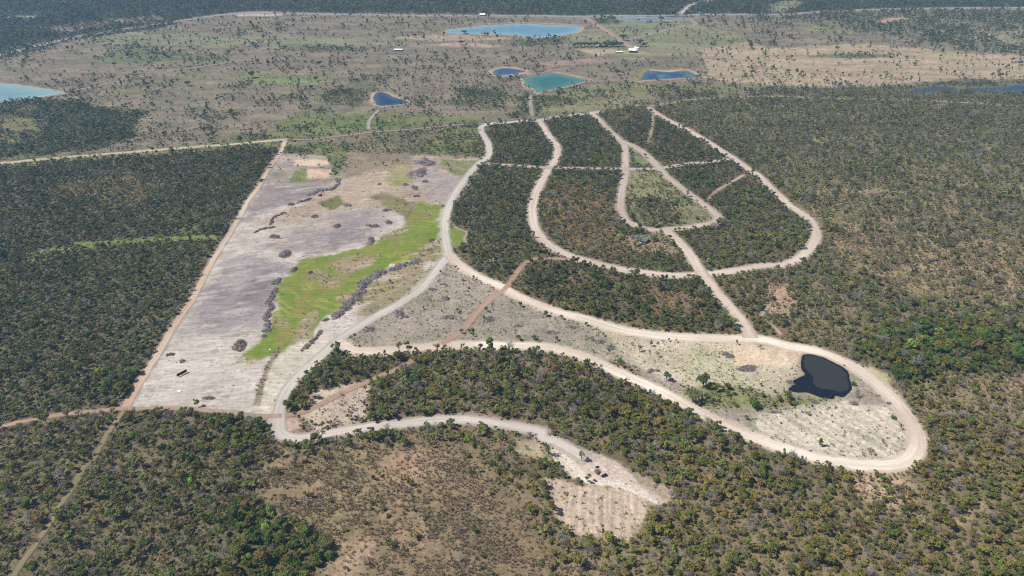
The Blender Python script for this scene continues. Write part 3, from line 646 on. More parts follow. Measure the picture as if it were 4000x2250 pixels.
def soil_material(name, f1=.35, f2=1.6, amp=.34, bump=.5, rows=False):
    m, n, l, p = new_mat(name)
    a = n.new('ShaderNodeAttribute'); a.attribute_name = 'Col'
    c = times(n, l, a.outputs['Color'], ramp(n, l, noise_node(n, l, f2, 4), .3, .7, 1 - amp, 1 + amp))
    c = times(n, l, c, ramp(n, l, noise_node(n, l, f1, 3), .3, .7, 1 - amp * .7, 1 + amp * .7))
    if rows:
        tc = n.new('ShaderNodeTexCoord'); mp = n.new('ShaderNodeMapping')
        mp.inputs['Rotation'].default_value = (0, 0, R(-16)); mp.inputs['Scale'].default_value = (.05, .75, 1)
        l.new(tc.outputs['Object'], mp.inputs['Vector'])
        t = n.new('ShaderNodeTexNoise'); t.inputs['Scale'].default_value = 1.0; t.inputs['Detail'].default_value = 3; t.inputs['Distortion'].default_value = .4
        l.new(mp.outputs['Vector'], t.inputs['Vector'])
        c = times(n, l, c, ramp(n, l, t.outputs['Fac'], .3, .7, .82, 1.16))
    l.new(c, p.inputs['Base Color'])
    p.inputs['Roughness'].default_value = .95
    p.inputs['Specular IOR Level'].default_value = .15
    b = n.new('ShaderNodeBump'); b.inputs['Distance'].default_value = .25; b.inputs['Strength'].default_value = bump
    l.new(noise_node(n, l, .9, 4), b.inputs['Height'])
    l.new(b.outputs['Normal'], p.inputs['Normal'])
    return m


def plain(name, col, rough=.7, metal=0.0, var=.15, scale=3.0, spec=.3):
    m, n, l, p = new_mat(name)
    rgb = n.new('ShaderNodeRGB'); rgb.outputs[0].default_value = (*col, 1)
    c = times(n, l, rgb.outputs[0], ramp(n, l, noise_node(n, l, scale, 3), .3, .7, 1 - var, 1 + var))
    l.new(c, p.inputs['Base Color'])
    p.inputs['Roughness'].default_value = rough
    p.inputs['Metallic'].default_value = metal
    p.inputs['Specular IOR Level'].default_value = spec
    return m


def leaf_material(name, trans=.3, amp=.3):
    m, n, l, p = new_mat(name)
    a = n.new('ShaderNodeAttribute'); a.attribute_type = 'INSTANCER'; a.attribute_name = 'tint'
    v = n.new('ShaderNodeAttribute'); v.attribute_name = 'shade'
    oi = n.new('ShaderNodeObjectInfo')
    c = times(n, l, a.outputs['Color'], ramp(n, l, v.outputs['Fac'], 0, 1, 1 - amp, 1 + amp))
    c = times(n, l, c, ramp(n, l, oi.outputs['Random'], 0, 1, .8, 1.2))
    n.remove(p)
    d = n.new('ShaderNodeBsdfDiffuse'); tr = n.new('ShaderNodeBsdfTranslucent'); mx = n.new('ShaderNodeMixShader')
    l.new(c, d.inputs['Color'])
    l.new(times(n, l, c, ramp(n, l, oi.outputs['Random'], 0, 1, 1.2, 1.2)), tr.inputs['Color'])
    mx.inputs['Fac'].default_value = trans
    l.new(d.outputs[0], mx.inputs[1]); l.new(tr.outputs[0], mx.inputs[2])
    l.new(mx.outputs[0], n['Material Output'].inputs['Surface'])
    return m


def water_material(name, col, film=None, rough=.12, mottle=None):
    m, n, l, p = new_mat(name)
    rgb = n.new('ShaderNodeRGB'); rgb.outputs[0].default_value = (*col, 1)
    c = times(n, l, rgb.outputs[0], ramp(n, l, noise_node(n, l, .03, 3), .3, .7, .9, 1.1))
    if film is None:
        a = n.new('ShaderNodeAttribute'); a.attribute_name = 'depth'
        mix = n.new('ShaderNodeMix'); mix.data_type = 'RGBA'
        l.new(a.outputs['Fac'], mix.inputs[0])
        mix.inputs[6].default_value = (col[0] * 1.35 + .05, col[1] * 1.2 + .05, col[2] * 1.1 + .03, 1)
        l.new(c, mix.inputs[7]); c = mix.outputs[2]
    if film is not None:
        a = n.new('ShaderNodeAttribute'); a.attribute_name = 'film'
        add = n.new('ShaderNodeMath'); add.operation = 'ADD'
        l.new(a.outputs['Fac'], add.inputs[0])
        l.new(ramp(n, l, noise_node(n, l, .25, 4), .2, .8, -.25, .25), add.inputs[1])
        mix = n.new('ShaderNodeMix'); mix.data_type = 'RGBA'
        l.new(ramp(n, l, add.outputs[0], .42, .58, 0, 1), mix.inputs[0])
        l.new(c, mix.inputs[6]); mix.inputs[7].default_value = (*film, 1)
        c = mix.outputs[2]
    if mottle is not None:
        mix = n.new('ShaderNodeMix'); mix.data_type = 'RGBA'
        l.new(ramp(n, l, noise_node(n, l, .035, 5, stretch=(1, .6, 1)), .5, .62, 0, .8), mix.inputs[0])
        l.new(c, mix.inputs[6]); mix.inputs[7].default_value = (*mottle, 1)
        c = mix.outputs[2]
    l.new(c, p.inputs['Base Color'])
    p.inputs['Roughness'].default_value = rough
    p.inputs['IOR'].default_value = 1.33
    b = n.new('ShaderNodeBump'); b.inputs['Distance'].default_value = .05; b.inputs['Strength'].default_value = .35
    l.new(noise_node(n, l, .8, 3), b.inputs['Height'])
    l.new(b.outputs['Normal'], p.inputs['Normal'])
    return m


M_GROUND = soil_material('soil')
M_FIELD = soil_material('field_soil', amp=.14, bump=.6, rows=True)
M_ROAD = soil_material('road_soil', f1=.3, f2=1.2, amp=.07, bump=.15)
M_LEAF = leaf_material('leaves')
M_TWIG = leaf_material('bare_twigs', 0.0)
M_BARK = plain('bark', (.16, .135, .11), .9)
M_GRASS = leaf_material('dry_grass', .3)
M_BRUSH = plain('charred_wood', (.25, .225, .225), .95, var=.6, scale=.7)
M_BRUSHB = plain('dead_wood', (.25, .20, .165), .95, var=.6, scale=.7)

# ------------------------------------------------------------------ mesh helpers


def link(ob, parent=None):
    COL.objects.link(ob)
    if parent is not None:
        ob.parent = parent
    return ob


def tag(o, label=None, cat=None, group=None, kind=None):
    if label: o['label'] = label
    if cat: o['category'] = cat
    if group: o['group'] = group
    if kind: o['kind'] = kind
    return o


def empty(name, loc, rz=0.0):
    e = bpy.data.objects.new(name, None)
    e.empty_display_size = .5
    e.location = loc; e.rotation_euler = (0, 0, rz)
    return link(e)


def np_mesh(name, V, quads, mats, cols=None):
    me = bpy.data.meshes.new(name)
    V = np.asarray(V, np.float32); quads = np.asarray(quads, np.int32)
    k = quads.shape[1]
    me.vertices.add(len(V)); me.vertices.foreach_set('co', V.ravel())
    me.loops.add(quads.size); me.loops.foreach_set('vertex_index', quads.ravel())
    me.polygons.add(len(quads))
    me.polygons.foreach_set('loop_start', np.arange(0, quads.size, k, dtype=np.int32))
    me.update(calc_edges=True)
    me.validate()
    for m in (mats if isinstance(mats, (list, tuple)) else [mats]):
        me.materials.append(m)
    if cols is not None:
        a = me.color_attributes.new('Col', 'FLOAT_COLOR', 'POINT')
        a.data.foreach_set('color', np.concatenate([cols, np.ones((len(cols), 1))], 1).astype(np.float32).ravel())
    return me


class MB:
    """collects simple solids into one mesh"""
    def __init__(s):
        s.v = []; s.f = []; s.m = []

    def add(s, vs, fs, mi=0):
        b = len(s.v)
        s.v += [tuple(v) for v in vs]
        s.f += [tuple(i + b for i in f) for f in fs]
        s.m += [mi] * len(fs)
        return s

    def box(s, x0, x1, y0, y1, z0, z1, mi=0, M=None):
        vs = [Vector(p) for p in ((x0, y0, z0), (x1, y0, z0), (x1, y1, z0), (x0, y1, z0), (x0, y0, z1), (x1, y0, z1), (x1, y1, z1), (x0, y1, z1))]
        if M is not None: vs = [M @ v for v in vs]
        return s.add(vs, [(0, 3, 2, 1), (4, 5, 6, 7), (0, 1, 5, 4), (1, 2, 6, 5), (2, 3, 7, 6), (3, 0, 4, 7)], mi)

    def prism(s, poly, y0, y1, mi=0):
        """xz outline pushed along y"""
        n = len(poly)
        vs = [(x, y0, z) for x, z in poly] + [(x, y1, z) for x, z in poly]
        fs = [tuple(range(n)), tuple(range(2 * n - 1, n - 1, -1))] + [(i, i + n, (i + 1) % n + n, (i + 1) % n) for i in range(n)]
        return s.add(vs, fs, mi)

    def tube(s, a, b, r0, r1, n=6, mi=0):
        a = Vector(a); b = Vector(b); d = (b - a).normalized()
        u = d.orthogonal().normalized(); v = d.cross(u)
        vs = []
        for c, r in ((a, r0), (b, r1)):
            for k in range(n):
                t = 2 * math.pi * k / n
                vs.append(c + u * (r * math.cos(t)) + v * (r * math.sin(t)))
        fs = [(k, (k + 1) % n, (k + 1) % n + n, k + n) for k in range(n)] + [tuple(range(n - 1, -1, -1)), tuple(range(n, 2 * n))]
        return s.add(vs, fs, mi)

    def loft(s, rings, mi=0):
        n = len(rings[0]); vs = [p for r in rings for p in r]; fs = []
        for i in range(len(rings) - 1):
            for k in range(n):
                fs.append((i * n + k, i * n + (k + 1) % n, (i + 1) * n + (k + 1) % n, (i + 1) * n + k))
        fs.append(tuple(range(n - 1, -1, -1))); fs.append(tuple(range((len(rings) - 1) * n, len(rings) * n)))
        return s.add(vs, fs, mi)

    def mesh(s, name, mats):
        me = bpy.data.meshes.new(name)
        me.from_pydata(s.v, [], s.f); me.update()
        for m in (mats if isinstance(mats, (list, tuple)) else [mats]): me.materials.append(m)
        me.polygons.foreach_set('material_index', s.m)
        return me

    def build(s, name, mats, parent=None, loc=None):
        o = bpy.data.objects.new(name, s.mesh(name, mats))
        if loc: o.location = loc
        return link(o, parent)


# ------------------------------------------------------------------ the land
dist_near = np.array([-4000., -1500., -500., -150., 0., 80., 140., 175.])
py = np.linspace(2420, -70, 715)
_, fine_d = ground(np.full(py.shape, 2000.), py)
dist_far = np.array([2600., 3000., 3600., 4500., 6000., 9000., 14000.])
D = np.concatenate([dist_near, fine_d[fine_d > 185], dist_far[dist_far > fine_d.max() + 40]])
U = np.concatenate([[-3., -2., -1.5, -1.2, -1.0], np.linspace(-.84, .84, 980), [1.0, 1.2, 1.5, 2., 3.]])
DD, UU = np.meshgrid(D, U, indexing='ij')
XX = UU * (np.maximum(DD, 60) + 239.); YY = DD.copy()
X1 = XX.ravel(); Y1 = YY.ravel()
colr, t_, s_, g_, pal_, sz_, kd_, dr_ = land_color(X1, Y1)
Z1 = relief(X1, Y1)
nr, ncol = XX.shape
idx = np.arange(nr * ncol).reshape(nr, ncol)
Q = np.stack([idx[:-1, :-1], idx[:-1, 1:], idx[1:, 1:], idx[1:, :-1]], -1).reshape(-1, 4)
cx = X1[Q].mean(1); cy = Y1[Q].mean(1)
infield = sdf(FW, cx, cy, 1.0) > 0
meadow = infield & (kd_[Q[:, 0]] == 5)
V1 = np.stack([X1, Y1, Z1], 1)


def sheet(name, sel, mat, label):
    q = Q[sel]
    used = np.unique(q)
    remap = np.zeros(len(V1), np.int32); remap[used] = np.arange(len(used))
    me = np_mesh(name, V1[used], remap[q], mat, colr[used])
    me.polygons.foreach_set('use_smooth', np.ones(len(q), bool))
    o = link(bpy.data.objects.new(name, me))
    tag(o, label, None, None, 'structure')
    return o


sheet('ground', ~infield, M_GROUND, 'dry savanna ground of brown soil and tan grass')
sheet('cleared_field', infield & ~meadow, M_FIELD, 'bulldozed field of pale sand and grey scorched soil')
sheet('green_meadow', meadow, M_FIELD, 'bright green grass strip winding through the cleared field')

# roads: draped sheets with wheel tracks, edges fading into the verge
for i, ((nm, lb, pts, wd, ca, cb, cv, vw), (Qr, s, wd2, a, b, c, ve)) in enumerate(zip(ROADS, RW)):
    tan = np.gradient(Qr, axis=0); tan /= np.linalg.norm(tan, axis=1)[:, None] + 1e-9
    nor = np.stack([-tan[:, 1], tan[:, 0]], 1)
    offs = np.concatenate([[-1.4, -1.16, -1.06], np.linspace(-.98, .98, 19), [1.06, 1.16, 1.4]])
    K = len(offs)
    hw = wd / 2 * (1 + .10 * fbm(s, s * 0 + 3.3 * i, 23, 2, 40 + i))
    Px = Qr[:, 0][:, None] + nor[:, 0][:, None] * offs * hw[:, None]
    Py = Qr[:, 1][:, None] + nor[:, 1][:, None] * offs * hw[:, None]
    jit = (.5 * fbm(Px.ravel(), Py.ravel(), 3.5, 2, 71) + .7 * fbm(Px.ravel(), Py.ravel(), 14, 2, 72)).reshape(Px.shape) * sstep(.5, 1.0, np.abs(offs))
    Px += nor[:, 0][:, None] * jit; Py += nor[:, 1][:, None] * jit
    px_, py_ = Px.ravel(), Py.ravel()
    gc = land_color(px_, py_)[0].reshape(Px.shape + (3,))
    mixl = np.clip(.5 + .9 * fbm(s, s * 0 + i, 60, 2, 80), 0, 1)[:, None, None]
    base = a + (b - a) * mixl
    sl = np.repeat(s[:, None], K, 1); ol = np.repeat(offs[None, :], len(s), 0)
    tracks = fbm((ol * wd * .5 + .5 * fbm(sl, ol * 0, 35, 2, 7)).ravel() / 1.0, (sl / 42).ravel(), 1.1, 2, 13 + i).reshape(ol.shape)
    ruts = fbm((ol * wd * .5 + .8 * fbm(sl, ol * 0 + 5, 50, 2, 8)).ravel(), (sl / 90).ravel(), .75, 2, 113 + i).reshape(ol.shape)
    col = base * (1 + .15 * tracks + .12 * ruts + .05 * fbm(px_, py_, 6, 2, 33).reshape(ol.shape))[:, :, None]
    worn = np.clip(1 - np.abs(np.abs(ol) - .42) * 4, 0, 1)[:, :, None]
    if nm in ('dirt_road',):
        col = col * (1 + .06 * worn)
    edge = sstep(.80, 1.05, np.abs(ol) + .14 * fbm(px_, py_, 4, 2, 44).reshape(ol.shape))[:, :, None]
    col = col + (c * .98 - col) * edge * .6
    if nm == 'grassy_trail':
        mid = np.clip(1 - np.abs(ol) * 3, 0, 1)[:, :, None]
        col = col + (G(140, 130, 84) - col) * mid * .6
    fade = .0
    if nm in ('grassy_trail', 'foot_trail', 'red_track'):
        fade = .45 * np.clip(.5 + .9 * fbm(px_, py_, 14, 2, 46).reshape(ol.shape), 0, 1)[:, :, None]
    soft = sstep(.62, 1.0, np.abs(ol) + .3 * fbm(px_, py_, 5, 3, 47).reshape(ol.shape))[:, :, None] * .6
    col = col + (gc - col) * np.maximum(fade, soft)
    outer = (np.abs(ol) > 1.2)[:, :, None]
    col = np.where(outer, gc, col)
    z = relief(px_, py_) + .10 + .014 * i
    berm = np.clip(1 - np.abs(np.abs(ol) - 1.08) / .09, 0, 1) * np.clip(.25 + .5 * fbm(px_, py_, 5, 2, 48).reshape(ol.shape), 0, 1)
    z = z.reshape(Px.shape) - .09 * (np.abs(ol) > 1.2) + (.55 * berm if nm == 'dirt_road' else 0)
    ii = np.arange(len(s) * K).reshape(len(s), K)
    qd = np.stack([ii[:-1, :-1], ii[:-1, 1:], ii[1:, 1:], ii[1:, :-1]], -1).reshape(-1, 4)[:, ::-1]
    me = np_mesh(nm, np.stack([px_, py_, z.ravel()], 1), qd, M_ROAD, np.clip(col.reshape(-1, 3), .01, .85))
    me.polygons.foreach_set('use_smooth', np.ones(len(qd), bool))
    o = link(bpy.data.objects.new(nm, me))
    tag(o, lb, None, None, 'structure')

# ponds
for i, ((lb, p, cw, rim), P) in enumerate(zip(PONDS, PW)):
    d = float(P[:, 1].mean())
    loopP, s = resample(np.vstack([P, P[:1]]), max(1.2, d / 400))
    loopP = loopP[:-1]
    jit = fbm(loopP[:, 0], loopP[:, 1], max(6, d / 90), 2, 66) * min(1.2, d / 700)
    cen = P.mean(0)
    dirs = loopP - cen; dirs /= np.linalg.norm(dirs, axis=1)[:, None]
    loopP = loopP + dirs * jit[:, None]
    from mathutils.geometry import tessellate_polygon, delaunay_2d_cdt
    lo, hi = loopP.min(0), loopP.max(0)
    stp = max(3.0, (hi - lo).max() / 40)
    gx, gy = np.meshgrid(np.arange(lo[0], hi[0], stp), np.arange(lo[1], hi[1], stp))
    gx = gx.ravel(); gy = gy.ravel()
    keep = sdf(loopP, gx, gy, 2) > stp * .5
    pts2 = [Vector(q) for q in loopP] + [Vector((a_, b_)) for a_, b_ in zip(gx[keep], gy[keep])]
    n = len(loopP)
    res = delaunay_2d_cdt(pts2, [(k, (k + 1) % n) for k in range(n)], [list(range(n))], 1, 1e-4)
    vv = np.array([(q.x, q.y) for q in res[0]])
    me = bpy.data.meshes.new('pond')
    me.from_pydata([(x, y, .07) for x, y in vv], [], [tuple(f) for f in res[2]]); me.update()
    o = link(bpy.data.objects.new('pond', me))
    cw_ = tuple(G(*cw) * .9)
    if 'heart' not in lb:
        dd = sdf(loopP, vv[:, 0], vv[:, 1], 2)
        a = me.attributes.new('depth', 'FLOAT', 'POINT')
        a.data.foreach_set('value', np.clip(dd / max(6.0, (hi - lo).min() * .22) + .25 * fbm(vv[:, 0], vv[:, 1], 30, 2, 99), 0, 1).astype(np.float32))
    if 'heart' in lb:
        dd = sdf(loopP, vv[:, 0], vv[:, 1], 2)
        sw = (cen[1] - vv[:, 1]) * .55 + (cen[0] - vv[:, 0]) * .8
        need = 2.0 + 13 * sstep(-6, 20, sw)
        a = me.attributes.new('film', 'FLOAT', 'POINT')
        a.data.foreach_set('value', np.clip(.5 + (dd - need) / 6, 0, 1).astype(np.float32))
        me.materials.append(water_material('pond_water', (.006, .009, .016), film=(.030, .032, .032), rough=.4))
    elif 'mottled' in lb:
        me.materials.append(water_material('mottled_water', cw_, mottle=(.10, .16, .17)))
    elif 'marsh' in lb:
        me.materials.append(water_material('marsh_water', cw_, mottle=(.05, .06, .04), rough=.2))
    else:
        me.materials.append(water_material('water', cw_, rough=.2))
    tag(o, lb, None, None, 'structure')

# earth dams of the ponds: raised ribbons with a worn crest
DAMS = [
    ('brown earth dam along the near side of the teal pond', T(2, 0, (235, 950), (360, 925), (500, 897), (700, 845), (810, 815)), 12, 2.6),
    ('earth dam along the right side of the teal pond', T(2, 0, (815, 808), (700, 782), (600, 760), (450, 732), (400, 722)), 10, 2.0),
    ('earth dam along the far left side of the teal pond', T(2, 0, (60, 785), (180, 758), (390, 718), (480, 695)), 11, 2.0),
    ('earth dam along the near side of the mottled pond', T(2, 0, (1270, 822), (1500, 812), (1700, 801), (1925, 786)), 12, 2.4),
    ('earth bank along the right side of the mottled pond', T(2, 0, (1920, 778), (1820, 728), (1740, 700), (1640, 695)), 9, 1.6),
    ('earth dam along the near side of the turquoise reservoir', T(0, 0, (-500, 1112), (0, 1045), (200, 1020), (450, 985), (660, 948)), 11, 2.4),
    ('sandy bank along the near side of the dark blue pond', T(1, 0, (1215, 1076), (1300, 1074), (1400, 1066), (1580, 1043)), 10, 1.6),
    ('earth dam on the far side of the pale blue reservoir', T(1, 0, (2300, 250), (2574, 232)) + T(2, 0, (40, 230), (300, 240), (700, 257)), 14, 2.0),
]
for i, (lb, pts, wd, ht) in enumerate(DAMS):
    Qd_, s = resample(W(pts), 5.0)
    tan = np.gradient(Qd_, axis=0); tan /= np.linalg.norm(tan, axis=1)[:, None] + 1e-9
    nor = np.stack([-tan[:, 1], tan[:, 0]], 1)
    offs = np.array([-1, -.75, -.5, -.25, -.12, .12, .25, .5, .75, 1.0]); prof = np.array([-.1, .18, .5, .9, 1, 1, .9, .5, .18, -.1])
    Px = Qd_[:, 0][:, None] + nor[:, 0][:, None] * offs * wd / 2; Py = Qd_[:, 1][:, None] + nor[:, 1][:, None] * offs * wd / 2
    nz = fbm(Px.ravel(), Py.ravel(), 6, 3, 160).reshape(Px.shape)
    tp = np.clip(np.minimum(s, s[-1] - s) / 12, 0, 1)[:, None]
    z = prof[None, :] * ht * tp * (1 + .18 * nz) + .05
    a, b = G(150, 126, 108), G(186, 164, 142)
    mixc = np.clip(prof[None, :] ** 3 + .5 * nz, 0, 1)[:, :, None]
    cc = a + (b - a) * mixc
    K = len(offs); ii = np.arange(len(s) * K).reshape(len(s), K)
    qd = np.stack([ii[:-1, :-1], ii[:-1, 1:], ii[1:, 1:], ii[1:, :-1]], -1).reshape(-1, 4)[:, ::-1]
    me = np_mesh('earth_dam', np.stack([Px.ravel(), Py.ravel(), z.ravel()], 1), qd, M_GROUND, cc.reshape(-1, 3))
    o = link(bpy.data.objects.new('earth_dam', me)); tag(o, lb, None, None, 'structure')

# ------------------------------------------------------------------ tree shapes
def rot_frame(N):
    """two unit vectors spanning the plane across each normal"""
    h = np.where(np.abs(N[:, 2:3]) < .9, np.array([[0, 0, 1.]]), np.array([[1., 0, 0]]))
    u = np.cross(h, N); u /= np.linalg.norm(u, axis=1)[:, None] + 1e-9
    return u, np.cross(N, u)


def leaves(rng, lobes, count, size, outward=.8):
    """leaf clumps spread through the lobes: (V, quads, shade)"""
    w = np.array([l[3] ** 2 for l in lobes]); w = w / w.sum()
    k = rng.choice(len(lobes), count, p=w)
    C = np.array([l[:3] for l in lobes])[k]; Rr = np.array([l[3] for l in lobes])[k]
    dvec = rng.normal(size=(count, 3)); dvec[:, 2] = dvec[:, 2] * .8 + .25
    dvec /= np.linalg.norm(dvec, axis=1)[:, None]
    rad = Rr * (1 - .55 * rng.random(count) ** 1.8)
    P = C + dvec * rad[:, None] * np.array([1, 1, .78])
    N = dvec * outward + rng.normal(size=(count, 3)) * .32 + np.array([0, 0, .3])
    N /= np.linalg.norm(N, axis=1)[:, None]
    u, v = rot_frame(N)
    a = rng.random(count) * 6.283
    u2 = u * np.cos(a)[:, None] + v * np.sin(a)[:, None]; v2 = np.cross(N, u2)
    s1 = size * (.6 + .8 * rng.random(count)); s2 = s1 * (.55 + .4 * rng.random(count))
    bend = N * (s1 * .25 * rng.normal(size=count))[:, None]
    V = np.stack([P - u2 * s1[:, None], P - v2 * s2[:, None] + bend, P + u2 * s1[:, None], P + v2 * s2[:, None] - bend], 1).reshape(-1, 3)
    Qd = np.arange(count * 4).reshape(-1, 4)
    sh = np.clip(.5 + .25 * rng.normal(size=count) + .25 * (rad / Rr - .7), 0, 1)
    return V, Qd, sh


def tubes(segs, n=4):
    V = []; Qd = []
    for (a, b, r0, r1) in segs:
        a = np.array(a, float); b = np.array(b, float)
        dd = b - a; dd /= np.linalg.norm(dd) + 1e-9
        u, v = rot_frame(dd[None, :]); u = u[0]; v = v[0]
        base = len(V)
        for c, r in ((a, r0), (b, r1)):
            for k in range(n):
                t = 6.283 * k / n
                V.append(c + u * r * math.cos(t) + v * r * math.sin(t))
        for k in range(n):
            Qd.append((base + k, base + (k + 1) % n, base + n + (k + 1) % n, base + n + k))
    return np.array(V), np.array(Qd)


def grow(style, seed):
    """one tree about 4.4 m wide: crown and trunk arrays"""
    rng = np.random.default_rng(seed)
    lobes = []; segs = []
    if style == 'round':
        n = rng.integers(7, 10); top = rng.uniform(4.3, 5.2); low = 1.9
        for k in range(n):
            a = rng.uniform(0, 6.283); r = rng.uniform(.2, 1.45)
            lobes.append((r * math.cos(a), r * math.sin(a), rng.uniform(low + .6, top - .9) + .3 * (1 - r), rng.uniform(.75, 1.15)))
        cnt, size = 300, .34
    elif style == 'open':
        n = rng.integers(5, 8); low = 2.0
        for k in range(n):
            a = k * 2.4 + rng.uniform(-.5, .5); r = rng.uniform(.7, 1.75)
            lobes.append((r * math.cos(a), r * math.sin(a), rng.uniform(2.2, 4.4), rng.uniform(.55, .95)))
        cnt, size = 210, .32
    elif style == 'sparse':
        n = 7
        for k in range(n):
            a = k * 2.4 + rng.uniform(-.5, .5); r = rng.uniform(.5, 1.7)
            lobes.append((r * math.cos(a), r * math.sin(a), rng.uniform(2.2, 4.6), rng.uniform(.5, .85)))
        cnt, size = 95, .27
    elif style == 'tall':
        n = rng.integers(7, 10)
        for k in range(n):
            a = rng.uniform(0, 6.283); r = rng.uniform(.1, 1.0)
            lobes.append((r * math.cos(a), r * math.sin(a), rng.uniform(2.6, 6.8), rng.uniform(.6, 1.0)))
        cnt, size = 280, .33
    elif style == 'umbrella':
        n = 9
        for k in range(n):
            a = k * 2.4; r = rng.uniform(.3, 1.8)
            lobes.append((r * math.cos(a), r * math.sin(a), 4.0 + .5 * (1 - r / 1.8) + rng.uniform(-.2, .3), rng.uniform(.55, .85)))
        cnt, size = 230, .30
    elif style == 'bush':
        n = rng.integers(4, 7)
        for k in range(n):
            a = rng.uniform(0, 6.283); r = rng.uniform(.1, 1.2)
            lobes.append((r * math.cos(a), r * math.sin(a), rng.uniform(.6, 1.8), rng.uniform(.6, 1.0)))
        cnt, size = 150, .34
    elif style == 'bare':
        n = 9
        for k in range(n):
            a = k * 2.4 + rng.uniform(-.4, .4); r = rng.uniform(.5, 1.8)
            lobes.append((r * math.cos(a), r * math.sin(a), rng.uniform(2.4, 4.6), .6))
        cnt, size = 0, 0
    fork = rng.uniform(1.1, 1.8) if style not in ('bush',) else .25
    lean = rng.normal(size=2) * .15
    f = (lean[0], lean[1], fork)
    segs.append(((0, 0, -.3), f, .15, .11))
    twigs = []
    for L in lobes:
        mid = ((f[0] + L[0]) / 2 + rng.normal() * .15, (f[1] + L[1]) / 2 + rng.normal() * .15, (f[2] + L[2]) / 2 + .15)
        segs.append((f, mid, .085, .06)); segs.append((mid, L[:3], .06, .03))
        m = 9 if style == 'bare' else (4 if style in ('sparse', 'open') else 0)
        for q in range(m):
            e = np.array(L[:3]) + rng.normal(size=3) * .55 + np.array([0, 0, .25])
            st = np.array(mid) + (np.array(L[:3]) - np.array(mid)) * rng.random()
            twigs.append((tuple(st), tuple(e), .035, .012))
    tv, tq = tubes(segs + ([] if style == 'bare' else twigs))
    if cnt:
        cv, cq, sh = leaves(rng, lobes, cnt, size)
    else:
        fine = []
        for (a_, b_, r0, r1) in twigs:
            fine.append((a_, b_, .045, .02))
            for q in range(3):
                e = np.array(b_) + rng.normal(size=3) * .3
                fine.append((b_, tuple(e), .028, .012))
        cv, cq = tubes(fine, 3)
        sh = rng.random(len(cq))
    return cv, cq, sh, tv, tq


STYLES = ['round'] * 4 + ['open'] * 5 + ['sparse'] * 2 + ['tall'] * 2 + ['umbrella'] * 2 + ['bush'] * 3 + ['bare'] * 3
SIDX = {s: [i for i, q in enumerate(STYLES) if q == s] for s in set(STYLES)}
PROTO = bpy.data.collections.new('tree_shapes')
CROWN = []; TRUNK = []


def shade_attr(me, sh):
    a = me.attributes.new('shade', 'FLOAT', 'FACE')
    a.data.foreach_set('value', np.asarray(sh, np.float32))


for i, st in enumerate(STYLES):
    cv, cq, sh, tv, tq = grow(st, 100 + i)
    leafm = M_TWIG if st == 'bare' else M_LEAF
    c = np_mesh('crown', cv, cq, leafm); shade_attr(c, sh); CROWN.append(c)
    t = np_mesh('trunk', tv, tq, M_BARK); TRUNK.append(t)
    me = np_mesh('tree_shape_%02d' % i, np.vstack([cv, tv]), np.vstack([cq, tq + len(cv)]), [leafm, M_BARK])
    shade_attr(me, np.concatenate([sh, np.full(len(tq), .5)]))
    me.polygons.foreach_set('material_index', np.array([0] * len(cq) + [1] * len(tq), np.int32))
    PROTO.objects.link(bpy.data.objects.new('tree_shape_%02d' % i, me))


def scatter(name, pts, rotz, scl, pick, tint, coll, label, cat):
    me = bpy.data.meshes.new(name)
    me.vertices.add(len(pts)); me.vertices.foreach_set('co', np.asarray(pts, np.float32).ravel())
    rot = np.zeros((len(pts), 3), np.float32); rot[:, 2] = rotz
    rot[:, :2] = RNG.normal(size=(len(pts), 2)) * .06
    for nm, ty, key, dat in (('rot', 'FLOAT_VECTOR', 'vector', rot), ('scl', 'FLOAT_VECTOR', 'vector', scl), ('tint', 'FLOAT_VECTOR', 'vector', tint)):
        a = me.attributes.new(nm, ty, 'POINT'); a.data.foreach_set(key, np.asarray(dat, np.float32).ravel())
    a = me.attributes.new('pick', 'INT', 'POINT'); a.data.foreach_set('value', np.asarray(pick, np.int32))
    o = link(bpy.data.objects.new(name, me))
    ng = bpy.data.node_groups.new(name, 'GeometryNodeTree')
    ng.interface.new_socket('Geometry', in_out='INPUT', socket_type='NodeSocketGeometry')
    ng.interface.new_socket('Geometry', in_out='OUTPUT', socket_type='NodeSocketGeometry')
    n = ng.nodes; l = ng.links
    gi = n.new('NodeGroupInput'); go = n.new('NodeGroupOutput')
    iop = n.new('GeometryNodeInstanceOnPoints')
    ci = n.new('GeometryNodeCollectionInfo'); ci.inputs['Collection'].default_value = coll
    ci.inputs['Separate Children'].default_value = True; ci.inputs['Reset Children'].default_value = True
    iop.inputs['Pick Instance'].default_value = True

    def attr(nm, ty):
        q = n.new('GeometryNodeInputNamedAttribute'); q.data_type = ty; q.inputs['Name'].default_value = nm
        return q.outputs['Attribute']
    l.new(gi.outputs[0], iop.inputs['Points']); l.new(ci.outputs[0], iop.inputs['Instance'])
    l.new(attr('pick', 'INT'), iop.inputs['Instance Index'])
    l.new(attr('rot', 'FLOAT_VECTOR'), iop.inputs['Rotation'])
    l.new(attr('scl', 'FLOAT_VECTOR'), iop.inputs['Scale'])
    l.new(iop.outputs[0], go.inputs[0])
    md = o.modifiers.new('scatter', 'NODES'); md.node_group = ng
    tag(o, label, cat, None, 'stuff')
    return o


# ------------------------------------------------------------------ single trees one can point at in the photograph
DK = (.055, .075, .030); OL = (.100, .100, .042); GN = (.075, .115, .034); BR = (.14, .24, .035); GY = (.23, .22, .20); BRN = (.15, .10, .045); BL = (.065, .095, .062); PG = (.13, .14, .06)
